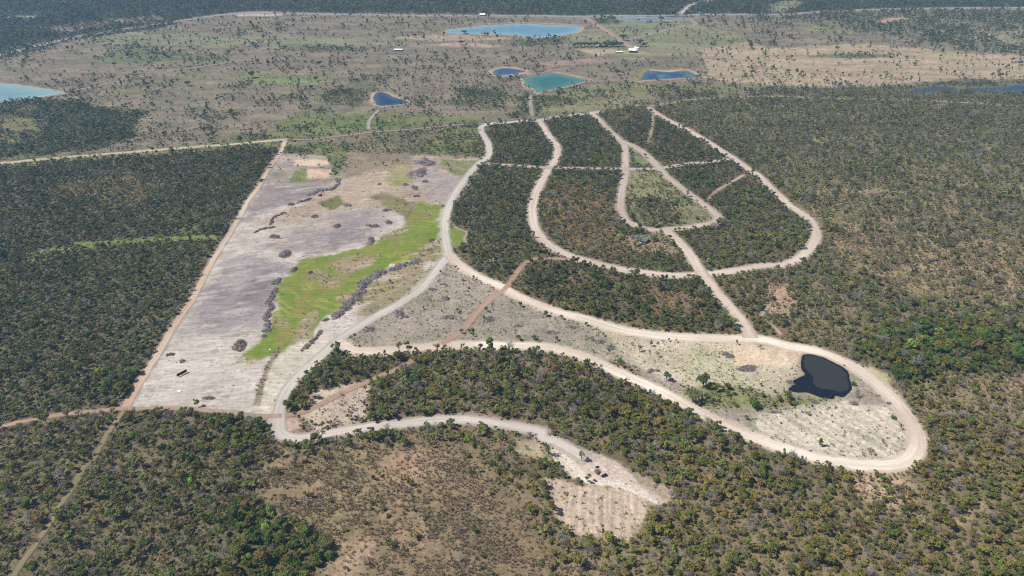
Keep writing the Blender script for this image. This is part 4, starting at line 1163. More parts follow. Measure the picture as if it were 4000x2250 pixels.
# survey point of the foot, height m, crown width m, shape, tint, label
LONE = [
    (T(2, 3, (697, 287)), 8.5, 5.2, 'umbrella', PG, 'slender pale green tree standing alone in the car clearing'),
    (T(2, 3, (758, 500)), 7.0, 6.0, 'open', OL, 'leafy olive tree at the edge of the clearing below the car'),
    (T(2, 3, (338, 310)), 5.5, 5.0, 'round', GN, 'green tree at the left rim of the car clearing'),
    (T(2, 3, (243, 95)), 4.6, 2.6, 'tall', BRN, 'small rusty brown tree beside the road into the car clearing'),
    (T(2, 3, (850, 405)), 2.4, 6.5, 'bush', (.15, .13, .08), 'tangled low brown bush between the black sign and the car'),
    (T(1, 2, (822, 668)), 8.0, 6.0, 'round', DK, 'dark green tree at the loop road corner, nearest of the pair'),
    (T(1, 2, (842, 640)), 11.5, 6.2, 'open', (.10, .11, .06), 'tall grey green tree behind the dark one at the loop road corner'),
    (T(1, 2, (782, 684)), 6.0, 5.5, 'bare', (.16, .13, .11), 'leafless dark tree left of the dark green tree at the corner'),
    (T(1, 2, (728, 735)), 4.5, 5.0, 'bare', (.18, .15, .13), 'leaning leafless tree at the edge of the pale road'),
    (T(1, 2, (1440, 648)), 12.0, 7.5, 'sparse', (.12, .13, .06), 'tall thin leaved tree on the loop road, left of two'),
    (T(1, 2, (1535, 655)), 12.0, 7.0, 'open', (.11, .125, .055), 'tall airy tree on the loop road, right of two'),
    (T(1, 2, (2076, 605)), 5.5, 5.0, 'open', OL, 'small olive tree rising in front of the loop road'),
    (T(1, 2, (2365, 612)), 5.0, 4.4, 'round', DK, 'small dark green tree against the pinkish loop road'),
    (T(1, 2, (2066, 455)), 5.0, 4.0, 'open', DK, 'small tree where the brick red track meets the loop road'),
    (T(1, 2, (2140, 455)), 4.8, 5.0, 'round', OL, 'bushy tree beside the brick red track'),
    (T(1, 2, (940, 1320)), 6.5, 7.5, 'open', OL, 'branching olive tree in the bare lot, lower of two'),
    (T(1, 2, (968, 1228)), 4.5, 5.5, 'sparse', (.09, .09, .05), 'thin dark tree in the bare lot, upper of two'),
    (T(1, 2, (798, 1350)), 4.0, 4.6, 'sparse', PG, 'pale thin shrub tree on the white sand of the bare lot'),
    (T(1, 2, (862, 1085)), 3.6, 4.0, 'bare', (.20, .15, .12), 'small brown leafless tree on the red soil of the bare lot'),
    (T(2, 2, (82, 190)), 6.5, 5.0, 'open', DK, 'isolated tree on the open ground near the upper loop road'),
    (T(2, 2, (340, 285)), 6.0, 5.8, 'round', GN, 'round green tree on the open ground below the upper loop road'),
    (T(2, 2, (497, 312)), 4.8, 4.6, 'umbrella', BRN, 'brownish flat topped tree close to the upper loop road'),
    (T(2, 2, (742, 380)), 4.0, 4.0, 'round', OL, 'small olive tree touching the edge of the upper loop road'),
    (T(2, 2, (850, 440)), 5.0, 5.2, 'sparse', PG, 'pale sparse tree on the open ground by the upper loop road'),
    (T(2, 2, (65, 522)), 5.5, 6.0, 'round', GN, 'bright round tree on the open ground near the lower loop road'),
    (T(2, 2, (256, 545)), 4.6, 3.2, 'tall', DK, 'narrow dark tree on the open ground near the lower loop road'),
    (T(2, 2, (442, 525)), 4.8, 5.0, 'round', OL, 'small round tree with a dark shadow in the open ground'),
    (T(2, 2, (1396, 585)), 6.0, 4.4, 'tall', GN, 'upright green tree among weeds on the sandy ground'),
    (T(2, 2, (1455, 690)), 6.0, 5.0, 'sparse', (.10, .12, .07), 'sparse tree on the sandy ground, nearer the lower loop road'),
    (T(2, 2, (1575, 535)), 3.4, 2.6, 'round', DK, 'tiny dark tree beside the cream road above the weeds'),
    (T(2, 2, (1646, 550)), 5.0, 2.6, 'sparse', BRN, 'thin brownish sapling beside the cream road'),
    (T(2, 2, (2256, 572)), 5.2, 3.6, 'open', BRN, 'brownish sapling on the cream ground under the road fork'),
    (T(2, 2, (2494, 615)), 4.8, 3.4, 'sparse', (.14, .10, .06), 'thin rusty sapling on the cream ground near the dark pond'),
    (T(2, 2, (1070, 765)), 5.0, 4.6, 'sparse', OL, 'thin olive tree above the pinkish loop road'),
    (T(2, 2, (1235, 825)), 5.5, 4.2, 'sparse', (.11, .11, .07), 'spindly tree near the pinkish loop road'),
    (T(2, 2, (1550, 930)), 8.0, 8.0, 'round', BL, 'blue green tree left of the largest tree in the loop'),
    (T(2, 2, (1915, 1000)), 11.5, 13.5, 'round', DK, 'largest dark crowned tree inside the loop'),
    (T(2, 2, (1812, 1150)), 10.0, 13.0, 'umbrella', (.085, .095, .045), 'wide airy tree between the largest tree and the loop road'),
    (T(2, 2, (2420, 1195)), 8.0, 12.0, 'round', GN, 'spreading green tree in the thicket left of the dark pond'),
    (T(2, 2, (1482, 1150)), 8.5, 4.6, 'tall', OL, 'pointed olive tree poking over the loop road edge'),
    (T(3, 2, (850, 975)), 3.6, 6.5, 'bush', (.09, .15, .03), 'bright green bush on the right shore of the dark pond'),
    (T(3, 2, (2262, 460)), 5.0, 11.0, 'bush', (.10, .085, .035), 'broad olive bush ringed by pale sand in the right scrub'),
    (T(3, 2, (2460, 495)), 4.0, 9.0, 'bush', (.055, .06, .03), 'dark low bush right of the sand ringed bush'),
    (T(3, 2, (1332, 1425)), 5.5, 3.4, 'sparse', DK, 'thin dark sapling beside the cream road bend'),
    (T(3, 3, (1015, 225)), 5.2, 7.0, 'sparse', (.14, .13, .075), 'sparse olive tree at the lower end of the loop'),
    (T(3, 3, (1138, 495)), 5.0, 5.5, 'round', GN, 'round green tree just below the loop road bend'),
    (T(3, 3, (1225, 610)), 5.0, 5.2, 'round', GN, 'second green tree below the loop road bend'),
    (T(3, 3, (710, 450)), 6.0, 9.0, 'sparse', (.15, .13, .08), 'wide straw coloured bush tree at the lower loop road edge'),
    (T(2, 1, (1642, 462)), 6.5, 6.5, 'round', BR, 'vivid green tree beside the diagonal road in the middle lot'),
    (T(2, 1, (1156, 1285)), 8.0, 6.5, 'open', (.10, .105, .06), 'lone tree between the ring road and its shoulder'),
    (T(2, 1, (1340, 135)), 7.0, 7.0, 'open', OL, 'tree in the green gore between two pinkish roads'),
    (T(2, 1, (1430, 835)), 8.5, 8.5, 'round', BL, 'round blue green tree above the house road'),
    (T(2, 1, (1207, 770)), 8.0, 8.0, 'round', DK, 'dark tree shading the bend left of the house road'),
    (T(2, 1, (1585, 960)), 6.0, 6.0, 'round', DK, 'dark tree at the road edge right of the house'),
    (T(2, 1, (1390, 955)), 7.5, 8.0, 'bare', (.20, .18, .16), 'grey leafless tree at the right gable of the house'),
    (T(2, 1, (1330, 880)), 6.5, 7.0, 'bare', (.24, .21, .20), 'grey leafless tree behind the house'),
    (T(2, 1, (1200, 960)), 6.0, 6.5, 'sparse', (.12, .11, .07), 'thin tree in front of the left end of the house'),
    (T(2, 1, (1080, 960)), 6.5, 7.5, 'round', BR, 'bright green tree in the scrub left of the house'),
    (T(2, 1, (950, 850)), 6.0, 7.0, 'round', (.10, .16, .035), 'fresh green tree in the scrub upper left of the house'),
    (T(0, 3, (1925, 545)), 7.5, 6.2, 'round', (.15, .30, .03), 'vivid lime green tree in the bottom left scrub'),
    (T(0, 3, (1240, 965)), 5.0, 6.0, 'round', (.16, .19, .04), 'yellow green bushy tree in the bottom left scrub'),
    (T(0, 3, (1310, 800)), 5.0, 6.0, 'bare', (.26, .25, .24), 'pale grey leafless tree in the bottom left scrub'),
    (T(0, 2, (1992, 1195)), 8.0, 5.2, 'open', PG, 'tall pale tree on the lower rim of the cleared field'),
    (T(0, 2, (2265, 1300)), 7.0, 4.5, 'bare', (.24, .21, .18), 'leafless tree in front of the red track below the field'),
    (T(0, 2, (480, 1375)), 10.0, 11.0, 'round', (.085, .105, .035), 'large domed tree beside the track at the left edge'),
    (T(0, 2, (1640, 1290)), 7.5, 7.0, 'open', OL, 'olive tree overlapping the red track near the field corner'),
    (T(0, 2, (1930, 1300)), 8.0, 7.5, 'round', OL, 'broad olive tree under the lower rim of the field'),
    (T(1, 1, (428, 245)), 6.5, 3.6, 'sparse', DK, 'thin dark tree left of the bare sandy pad'),
    (T(1, 1, (637, 238)), 6.0, 5.0, 'sparse', BRN, 'brown tree standing on the bare sandy pad'),
    (T(1, 1, (332, 190)), 6.5, 4.2, 'sparse', (.10, .10, .06), 'thin tree beside the straight road at the top of the field'),
    (T(1, 1, (455, 142)), 6.5, 4.0, 'open', DK, 'small dark tree above the bare sandy pad'),
    (T(1, 1, (1352, 1400)), 4.5, 3.6, 'round', BRN, 'small brown tree right of the long brush windrow'),
    (T(1, 1, (2010, 1260)), 4.0, 3.6, 'round', DK, 'small dark tree just under the road fork'),
    (T(1, 1, (1855, 1300)), 4.0, 3.0, 'round', (.10, .09, .04), 'small tree left of the open ground under the road fork'),
    (T(1, 1, (2075, 1090)), 6.5, 11.0, 'round', DK, 'dark spreading thicket tree right of the road fork'),
    (T(1, 1, (2160, 1125)), 6.0, 9.0, 'round', (.06, .08, .035), 'second dark thicket tree right of the road fork'),
    (T(1, 1, (2245, 150)), 5.5, 6.5, 'round', (.10, .13, .15), 'blue grey bushy tree beside the far end of the pale road'),
    (T(2, 0, (1058, 758)), 11.0, 13.0, 'round', DK, 'large lone tree between the teal pond and the mottled pond'),
    (T(2, 0, (1118, 405)), 13.0, 20.0, 'round', (.05, .07, .035), 'large dark tree where the farm drive forks'),
    (T(2, 0, (1290, 450)), 12.0, 15.0, 'round', (.06, .075, .045), 'dark tree right of the farm drive, upper of two'),
    (T(2, 0, (1325, 465)), 9.0, 11.0, 'round', (.06, .075, .045), 'smaller dark tree beside the farm drive, lower of two'),
    (T(2, 0, (1500, 222)), 12.0, 17.0, 'umbrella', (.05, .065, .04), 'broad dark tree below the highway water strip'),
    (T(1, 0, (2060, 455)), 10.0, 17.0, 'round', (.055, .07, .04), 'dark round tree left of the farm on pinkish earth'),
    (T(1, 0, (2100, 340)), 8.0, 18.0, 'round', (.06, .08, .045), 'clump tree on the near shore of the pale blue reservoir'),
    (T(0, 0, (1890, 865)), 9.0, 14.0, 'round', (.06, .075, .045), 'dark tree alone in the left far pasture'),
    (T(0, 0, (2535, 785)), 13.0, 18.0, 'round', (.05, .065, .04), 'big dark tree beside the green far pasture patch'),
    (T(1, 0, (605, 810)), 9.0, 13.0, 'round', (.06, .085, .045), 'dark tree on the bright green far pasture patch'),
    (T(1, 0, (635, 665)), 10.0, 15.0, 'round', (.05, .07, .04), 'dark round tree left of centre in the far pasture'),
]
for k in range(15):            # clipped tree row beside the farm house
    LONE.append((T(2, 0, (628 + 33.0 * k, 474 - 5 * (k % 2) - .3 * k)), 9.0 + (k * 37 % 5) * .5, 12.0 + (k * 53 % 5), 'round', (.045, .075 - .002 * (k % 4), .03), 'dark round tree in the row beside the farm house'))
for k in range(6):             # fresh green trees behind the row
    LONE.append((T(2, 0, (925 + 24.0 * k, 455 - 4 * (k % 3))), 9.5 + (k % 3), 11.0, 'tall', (.085, .15, .04), 'fresh green tree behind the farm tree row'))

KEEP = []                        # (x, y, radius) kept free of scattered plants


def plant(name, x, y, h, cw, style, tint, label, group, pick=None, rz=None):
    i = pick if pick is not None else random.choice(SIDX[style])
    c, t = CROWN[i], TRUNK[i]
    top = max(v.co.z for v in c.vertices) if i not in TOPS else TOPS[i]
    TOPS[i] = top
    e = empty(name, (x, y, zat(x, y)), random.uniform(0, 6.28) if rz is None else rz)
    e.scale = (cw / 4.6, cw / 4.6, h / top)
    for nm, me in (('crown', c), ('trunk', t)):
        o = bpy.data.objects.new(nm, me); link(o, e)
        if nm == 'crown': o['tint'] = (tint[0] * 1.6, tint[1] * 1.6, tint[2] * 1.3)
    tag(e, label, 'tree' if 'bush' not in label.split()[0:4] else 'bush', group)
    return e


TOPS = {}
for (p, h, cw, st, tint, lb) in LONE:
    x, y = W(p)[0]
    grp = None
    if 'row beside the farm house' in lb: grp = 'tree row beside the farm house'
    if 'behind the farm tree row' in lb: grp = 'fresh green trees behind the farm row'
    nm = 'bush' if st == 'bush' else ('bare_tree' if st == 'bare' else 'savanna_tree')
    plant(nm, x, y, h, cw, st, tint, lb, grp)
    KEEP.append((x, y, cw * .42))

# ------------------------------------------------------------------ vehicles, signs, buildings
M_CARP = plain('car_paint_black', (.012, .012, .016), .25, var=.05, spec=.5)
M_GLASS = plain('dark_glass', (.03, .035, .045), .1, var=.05, spec=.6)
M_TYRE = plain('rubber', (.02, .02, .02), .8)
M_RIM = plain('alloy', (.45, .45, .47), .35, .8)
M_LAMP = plain('lamp_lens', (.75, .75, .72), .15)
M_RLAMP = plain('tail_lens', (.35, .02, .02), .2)
M_BLACKP = plain('black_panel', (.014, .014, .018), .55)
M_STEEL = plain('steel_post', (.25, .25, .26), .5, .3)
M_MARK = plain('pale_print', (.55, .42, .42), .6)
M_ROOFD = plain('grey_roof', (.105, .115, .135), .8, var=.3, scale=.8)
M_ROOFW = plain('white_sheet_roof', (.78, .78, .76), .45, var=.06, scale=.5)
M_ROOFC = plain('cream_tile_roof', (.66, .56, .44), .8, var=.15)
M_WALLW = plain('white_wall', (.66, .63, .59), .85, var=.08)
M_WALLD = plain('dark_timber_wall', (.055, .045, .04), .9)
M_TIMB = plain('timber', (.12, .09, .065), .9)
M_YEL = plain('machine_dark', (.09, .07, .05), .6)
M_CABW = plain('machine_white', (.75, .74, .70), .5)
M_GREENS = plain('green_sign', (.10, .32, .26), .5)
M_SACK = plain('white_sack', (.82, .81, .78), .8)
M_ROPE = plain('white_rope', (.78, .75, .70), .8)


def place(px, py):
    x, y = ground(px, py)
    x = float(x); y = float(y)
    return x, y, zat(x, y)


def keep_out(x, y, r):
    KEEP.append((x, y, r))


# black car
x, y, z = place(2360, 1859)
car = empty('car', (x, y, z + .15), math.atan2(-1.8, -4.2))
prof = [(-2.22, .42, .80, .80), (-2.16, .30, .98, .86), (-1.6, .28, 1.04, .90), (-.9, .27, 1.04, .91), (.2, .27, 1.02, .91), (1.0, .27, 1.00, .91), (1.7, .28, .93, .88), (2.12, .34, .78, .80), (2.2, .42, .66, .70)]
mb = MB()
mb.loft([[(a, -w * .92, zb), (a, -w, zb + .15), (a, -w, zt - .12), (a, -w * .9, zt), (a, w * .9, zt), (a, w, zt - .12), (a, w, zb + .15), (a, w * .92, zb)] for a, zb, zt, w in prof])
body = mb.build('body', M_CARP, car)
mb = MB()
cabp = [(-2.0, 1.02, 1.03, .84), (-1.75, 1.0, 1.42, .80), (-1.2, 1.0, 1.56, .76), (-.3, 1.0, 1.58, .76), (.35, 1.0, 1.50, .76), (1.15, .98, 1.02, .82)]
mb.loft([[(a, -w, zb), (a, -w * .88, zt - .06), (a, -w * .78, zt), (a, w * .78, zt), (a, w * .88, zt - .06), (a, w, zb)] for a, zb, zt, w in cabp])
cabin = mb.build('cabin', M_CARP, car)
mb = MB(); mb.add([(.42, -.62, 1.505), (1.10, -.72, 1.075), (1.10, .72, 1.075), (.42, .62, 1.505)], [(0, 1, 2, 3)])
mb.build('windshield', M_GLASS, cabin)
mb = MB(); mb.add([(-1.80, -.62, 1.40), (-2.03, -.70, 1.08), (-2.03, .70, 1.08), (-1.80, .62, 1.40)], [(0, 3, 2, 1)])
mb.build('rear_window', M_GLASS, cabin)
for sgn in (-1, 1):
    for a, b in ((-1.55, -.75), (-.65, .25)):
        mb = MB(); mb.add([(a, sgn * .852, 1.08), (b, sgn * .852, 1.08), (b, sgn * .742, 1.46), (a, sgn * .742, 1.44)], [(0, 1, 2, 3) if sgn < 0 else (3, 2, 1, 0)])
        mb.build('side_window', M_GLASS, cabin)
    mb = MB(); mb.box(2.14, 2.23, sgn * .62 - .16, sgn * .62 + .16, .60, .72); mb.build('headlight', M_LAMP, body)
    mb = MB(); mb.box(-2.25, -2.17, sgn * .66 - .12, sgn * .66 + .12, .72, .90); mb.build('tail_light', M_RLAMP, body)
    mb = MB(); mb.box(.55, .75, sgn * 1.0 - .12, sgn * 1.0 + .12, 1.02, 1.16); mb.build('mirror', M_CARP, car)
    for a in (-1.38, 1.40):
        mb = MB(); mb.tube((a, sgn * .68, .33), (a, sgn * .92, .33), .33, .33, 14)
        wh = mb.build('wheel', M_TYRE, car)
        mb = MB(); mb.tube((a, sgn * .90, .33), (a, sgn * .935, .33), .2, .19, 10); mb.build('rim', M_RIM, wh)
tag(car, 'black car parked on the pale clearing', 'car')
keep_out(x, y, 6)


def billboard(name, px, py, width, h, clear, ang, label, emblem=False, posts=3):
    x, y, z = place(px, py)
    e = empty(name, (x, y, z), ang)
    mb = MB(); mb.box(-width / 2, width / 2, -.06, .06, clear, clear + h)
    pn = mb.build('panel', M_BLACKP, e)
    for k in range(posts):
        q = -width / 2 + width * (k + .5) / posts
        mb = MB(); mb.tube((q, .12, -.3), (q, .12, clear + h * .95), .07, .06, 8); mb.build('post', M_STEEL, e)
    if emblem:
        n = 14; top = []; bot = []
        for k in range(n + 1):
            t = k / n; u = -.55 + 1.1 * t
            v = clear + h * (.42 + .22 * math.sin(2.6 * (t - .3))); th = .16 * math.sin(math.pi * t) + .02
            top.append((u, -.066, v + th)); bot.append((u, -.066, v - th))
        mb = MB(); vs = top + bot
        mb.add(vs, [(k, k + n + 1, k + n + 2, k + 1) for k in range(n)]); mb.build('emblem', M_MARK, pn)
        mb = MB(); mb.box(-width / 2 + .1, -width / 2 + .16, -.066, -.061, clear + .1, clear + h - .1); mb.build('edge_stripe', M_MARK, pn)
    tag(e, label, 'sign')
    keep_out(x, y, max(width * .6, 2.5))
    return e


billboard('billboard', 713, 1466.5, 8.4, 2.5, .7, math.atan2(6.6, 5.2), 'long black billboard standing in the cleared field')
billboard('sign', 2333, 1832, 2.6, 1.9, 1.3, R(14), 'small black sign with a pale curved emblem above the car', True, 2)
billboard('billboard', 2631, 55.5, 9, 5.5, .6, R(10), 'dark board beside the far highway junction')


def gable(name, px, py, L, Wd, eave, ridge, ang, roof, wall, label, over=.6, openfront=True, dark=M_WALLD, posts=4, sunk=0):
    x, y, z = place(px, py)
    e = empty(name, (x, y, z), ang)
    mb = MB()
    hw = Wd / 2
    mb.prism([(-hw, -.2), (hw, -.2), (hw, eave), (0, ridge - .12), (-hw, eave)], -L / 2, L / 2)
    # outline lies in xz, pushed along y: turn so that the ridge runs along x
    mb.v = [(v[1], -v[0] if not openfront else -v[0], v[2]) for v in mb.v]
    mb.v = [(a, b * (1 if not openfront or b > 0 else .45), c if not (openfront and b < 0 and abs(b) > hw * .4 and c > .1) else c + (ridge - eave) * .5) for a, b, c in mb.v]
    w_ = mb.build('wall', wall, e)
    rf = None
    for sgn in (-1, 1):
        o = over; sl = (ridge - eave) / hw
        yb = sgn * (hw + o); zb = eave - sl * o
        mb = MB()
        th = .12
        vs = []
        for xx in (-L / 2 - o, L / 2 + o):
            vs += [(xx, 0, ridge + .02), (xx, yb, zb + .02), (xx, yb, zb + .02 + th), (xx, 0, ridge + .02 + th)]
        mb.add(vs, [(0, 1, 2, 3), (7, 6, 5, 4), (0, 4, 5, 1), (1, 5, 6, 2), (2, 6, 7, 3), (3, 7, 4, 0)])
        rf = mb.build('roof', roof, e)
        nb = int(L / 1.6)
        for k in range(nb):                                # seams of the sheets
            xx = -L / 2 + L * (k + .5) / nb
            mb = MB()
            a0 = Vector((xx, sgn * .15, ridge + .02 + th - sl * .15)); a1 = Vector((xx, yb, zb + .02 + th))
            mb.tube(a0, a1, .05, .05, 4); mb.build('roof_seam', roof, rf)
    if openfront:
        for k in range(posts):
            xx = -L / 2 + .3 + (L - .6) * k / (posts - 1)
            mb = MB(); mb.box(xx - .1, xx + .1, -hw + .05, -hw + .25, -.2, eave); mb.build('post', M_TIMB, e)
    for k in range(max(2, int(L / 4))):
        xx = -L / 2 + L * (k + .5) / max(2, int(L / 4))
        yy = -hw * .45 - .03 if openfront else -hw - .03
        mb = MB()
        if k == 1:
            mb.box(xx - .5, xx + .5, yy - .03, yy + .03, 0, 2.05); mb.build('door', M_TIMB, w_)
        else:
            mb.box(xx - .6, xx + .6, yy - .03, yy + .03, .95, 2.0)
            wn = mb.build('window', M_WALLW, w_)
            mb = MB(); mb.box(xx - .5, xx + .5, yy - .045, yy - .031, 1.05, 1.9); mb.build('pane', M_GLASS, wn)
    tag(e, label, 'building')
    keep_out(x, y, L * .55)
    return e


# house in the wooded lot
hA = math.atan2(-8.5, 13.4)
h1 = gable('house', 2502, 938, 15.5, 8.0, 2.6, 4.4, hA, M_ROOFD, M_WALLD, 'long house with a dark grey gable roof among the wooded lots', .7)
mb = MB(); mb.box(-6.2, 3.2, -4.9, -4.7, -.2, .75); mb.build('low_wall', M_WALLW, h1)
mb = MB(); mb.box(-7.4, 7.6, -4.6, 4.0, -.2, .14); mb.build('plinth', M_WALLW, h1)
mb = MB(); mb.box(-6.6, -2.5, -4.3, -4.1, .1, 2.3); mb.build('white_screen_wall', M_WALLW, h1)
# long shed, farm buildings and the house on the highway
gable('shed', 1557, 197.5, 17, 7, 2.8, 4.2, R(0), M_ROOFW, M_WALLD, 'long white roofed shed in the far pasture', .5)
gable('farm_house', 2351, 177, 17, 12, 3.4, 6.2, R(4), M_ROOFC, M_WALLW, 'cream roofed farm house behind the dark tree row', .6, False)
gable('barn', 2470, 202, 15, 13, 4.6, 7.4, R(-12), M_ROOFW, M_WALLD, 'white roofed open barn at the farm', .6)
gable('shed', 2487, 190, 12, 5, 3.0, 4.2, R(-48), M_ROOFW, M_WALLW, 'narrow white roofed shed behind the barn', .4, False)
gable('shed', 2418, 206, 14, 5, 2.6, 3.6, R(6), M_ROOFW, M_WALLD, 'low pale roofed shed left of the barn', .4)
gable('house', 1885, 63.5, 12.5, 10, 3.6, 6.6, R(-6), M_ROOFW, M_WALLD, 'white roofed house beside the far highway', .8)
gable('kiosk', 2733, 54, 5, 5, 3.0, 4.2, R(0), M_GREENS, M_GREENS, 'small pale green hut right of the highway junction', .3, False)
x, y, z = place(1870.5, 63.5)
e = empty('gate_pillar', (x, y, z))
mb = MB(); mb.box(-1.4, 1.4, -1.2, 1.2, -.2, 8.4); mb.build('shaft', M_WALLW, e)
mb = MB(); mb.box(-1.7, 1.7, -1.5, 1.5, 8.4, 9.0); mb.build('cap', M_WALLW, e)
tag(e, 'white pillar left of the highway house', 'pillar')

# excavator at the brush line
x, y, z = place(1251, 762)
ex = empty('excavator', (x, y, z), math.atan2(4.0, 4.6))
for sgn in (-1, 1):
    mb = MB(); mb.prism([(-1.9, .35), (-1.6, 0), (1.6, 0), (1.9, .35), (1.6, .8), (-1.6, .8)], sgn * 1.15 - .3, sgn * 1.15 + .3)
    mb.build('track', M_TYRE, ex)
mb = MB(); mb.prism([(-2.2, .85), (1.5, .85), (1.5, 1.6), (.4, 1.9), (-2.2, 1.9)], -1.25, 1.25); mb.build('body', M_YEL, ex)
mb = MB(); mb.prism([(.1, 1.9), (1.45, 1.62), (1.45, 2.5), (1.2, 3.0), (.1, 3.0)], .15, 1.25); cb = mb.build('cab', M_CABW, ex)
mb = MB(); mb.box(1.452, 1.475, .25, 1.15, 1.75, 2.45); mb.build('window', M_GLASS, cb)
mb = MB()
for a, b in (((1.2, 1.5), (2.6, 4.0)), ((2.6, 4.0), (4.6, 4.3))):
    d = Vector((b[0] - a[0], 0, b[1] - a[1])).normalized(); nn = Vector((-d.z, 0, d.x)) * .28
    mb.prism([(a[0] - nn.x, a[1] - nn.z), (b[0] - nn.x, b[1] - nn.z), (b[0] + nn.x, b[1] + nn.z), (a[0] + nn.x, a[1] + nn.z)], -.65, -.25)
mb.build('boom', M_YEL, ex)
mb = MB(); mb.prism([(4.4, 4.5), (4.8, 4.4), (5.3, 1.8), (5.0, 1.75)], -.6, -.3); mb.build('stick', M_YEL, ex)
mb = MB(); mb.prism([(4.9, 1.9), (5.5, 1.7), (5.4, .9), (4.5, .6), (4.5, 1.1)], -.95, .05); mb.build('bucket', M_YEL, ex)
tag(ex, 'dark excavator with a white cab beside the debris line in the field', 'excavator')

# white sacks in the field
for k, (p, lb) in enumerate((((702, 1531), 'white sack lying in the lower cleared field'), ((1055, 1365.5), 'small white sack on the green meadow tip'))):
    x, y, z = place(*p)
    rng = np.random.default_rng(k)
    rings = []
    for q, (zz, r) in enumerate(((0, .7), (.25, 1.0), (.55, .85), (.75, .35))):
        rings.append([((r + rng.normal() * .1) * 1.7 * math.cos(6.283 * j / 9), (r + rng.normal() * .1) * math.sin(6.283 * j / 9), zz) for j in range(9)])
    mb = MB(); mb.loft(rings)
    o = mb.build('sack', M_SACK, None, (x, y, z)); o.scale = (1.0 - .45 * k,) * 3
    tag(o, lb, 'sack')


# white cord on pegs round the bare lot
def cord(pts, label):
    P = W(pts); Qc, s = resample(P, 2.5)
    e = empty('boundary_cord', (Qc[0][0], Qc[0][1], zat(*Qc[0])))
    mb = MB(); z0 = zat(*Qc[0])
    for a, b in zip(Qc[:-1], Qc[1:]):
        mb.tube((a[0] - Qc[0][0], a[1] - Qc[0][1], zat(*a) - z0 + .35), (b[0] - Qc[0][0], b[1] - Qc[0][1], zat(*b) - z0 + .35), .10, .10, 4)
    mb.build('cord', M_ROPE, e)
    for a in Qc[::2]:
        mb = MB(); mb.box(a[0] - Qc[0][0] - .06, a[0] - Qc[0][0] + .06, a[1] - Qc[0][1] - .06, a[1] - Qc[0][1] + .06, zat(*a) - z0 - .1, zat(*a) - z0 + .6); mb.build('peg', M_ROPE, e)
    tag(e, label, 'cord')


def Z7(*p): return [(1240 + a / 4.875, 1480 + b / 4.875) for a, b in p]


cord(Z7((260, 262), (400, 240), (550, 216)), 'white cord along the upper side of the bare lot')
cord(Z7((785, 190), (780, 300), (772, 430), (770, 530), (808, 600), (800, 700)), 'white cord along the right side of the bare lot')

# utility poles along the highway
proto = None
for k, (px, py) in enumerate([T(3, 0, q)[0] for q in ((1060, 98), (1240, 94), (1425, 92), (1700, 92), (2110, 90))] + [T(2, 0, q)[0] for q in ((1340, 172), (640, 176))] + [T(1, 0, q)[0] for q in ((784, 155), (300, 140))]):
    x, y, z = place(px, py)
    e = empty('utility_pole', (x, y, z))
    if proto is None:
        mb = MB(); mb.tube((0, 0, -.5), (0, 0, 10.5), .22, .15, 7); m1 = mb.mesh('pole', M_WALLW)
        mb = MB(); mb.box(-1.4, 1.4, -.1, .1, 9.5, 9.75); m2 = mb.mesh('crossarm', M_TIMB)
        proto = (m1, m2)
    for nm, me in zip(('pole', 'crossarm'), proto): link(bpy.data.objects.new(nm, me), e)
    tag(e, 'thin pale utility pole beside the far highway', 'pole', 'utility poles along the highway')

# ------------------------------------------------------------------ heaps of cleared brush
def brush(px, py, wz, hz, label, mat=None, lowness=1.0, ang=0.0):
    """wz, hz: spread on the survey tiles in zoomed pixels"""
    x, y, z = place(px, py)
    sc = CP * (py - (1125 - FPX * math.tan(PITCH))) / CAM_H
    dep = math.atan2(CAM_H, y)
    a = wz / 2.574 / sc / 2
    b = max(hz / 2.574 / (sc * math.sin(dep)) / 2 - .4, 1.2)
    b = min(b, a * 1.6)
    rng = np.random.default_rng(int(px * 7 + py))
    if a > 2.2:
        n = 3 + int(a * b > 14) + int(a * b > 35) * 2
        cen = [(x, y)] + [(x + a * .5 * rng.normal() * .8, y + b * .5 * rng.normal() * .8) for _ in range(n)]
        heap(cen, a * .58, b * .58, z, label, mat, rng, lowness)
    else:
        heap([(x, y)], a, b, z, label, mat, rng, lowness)


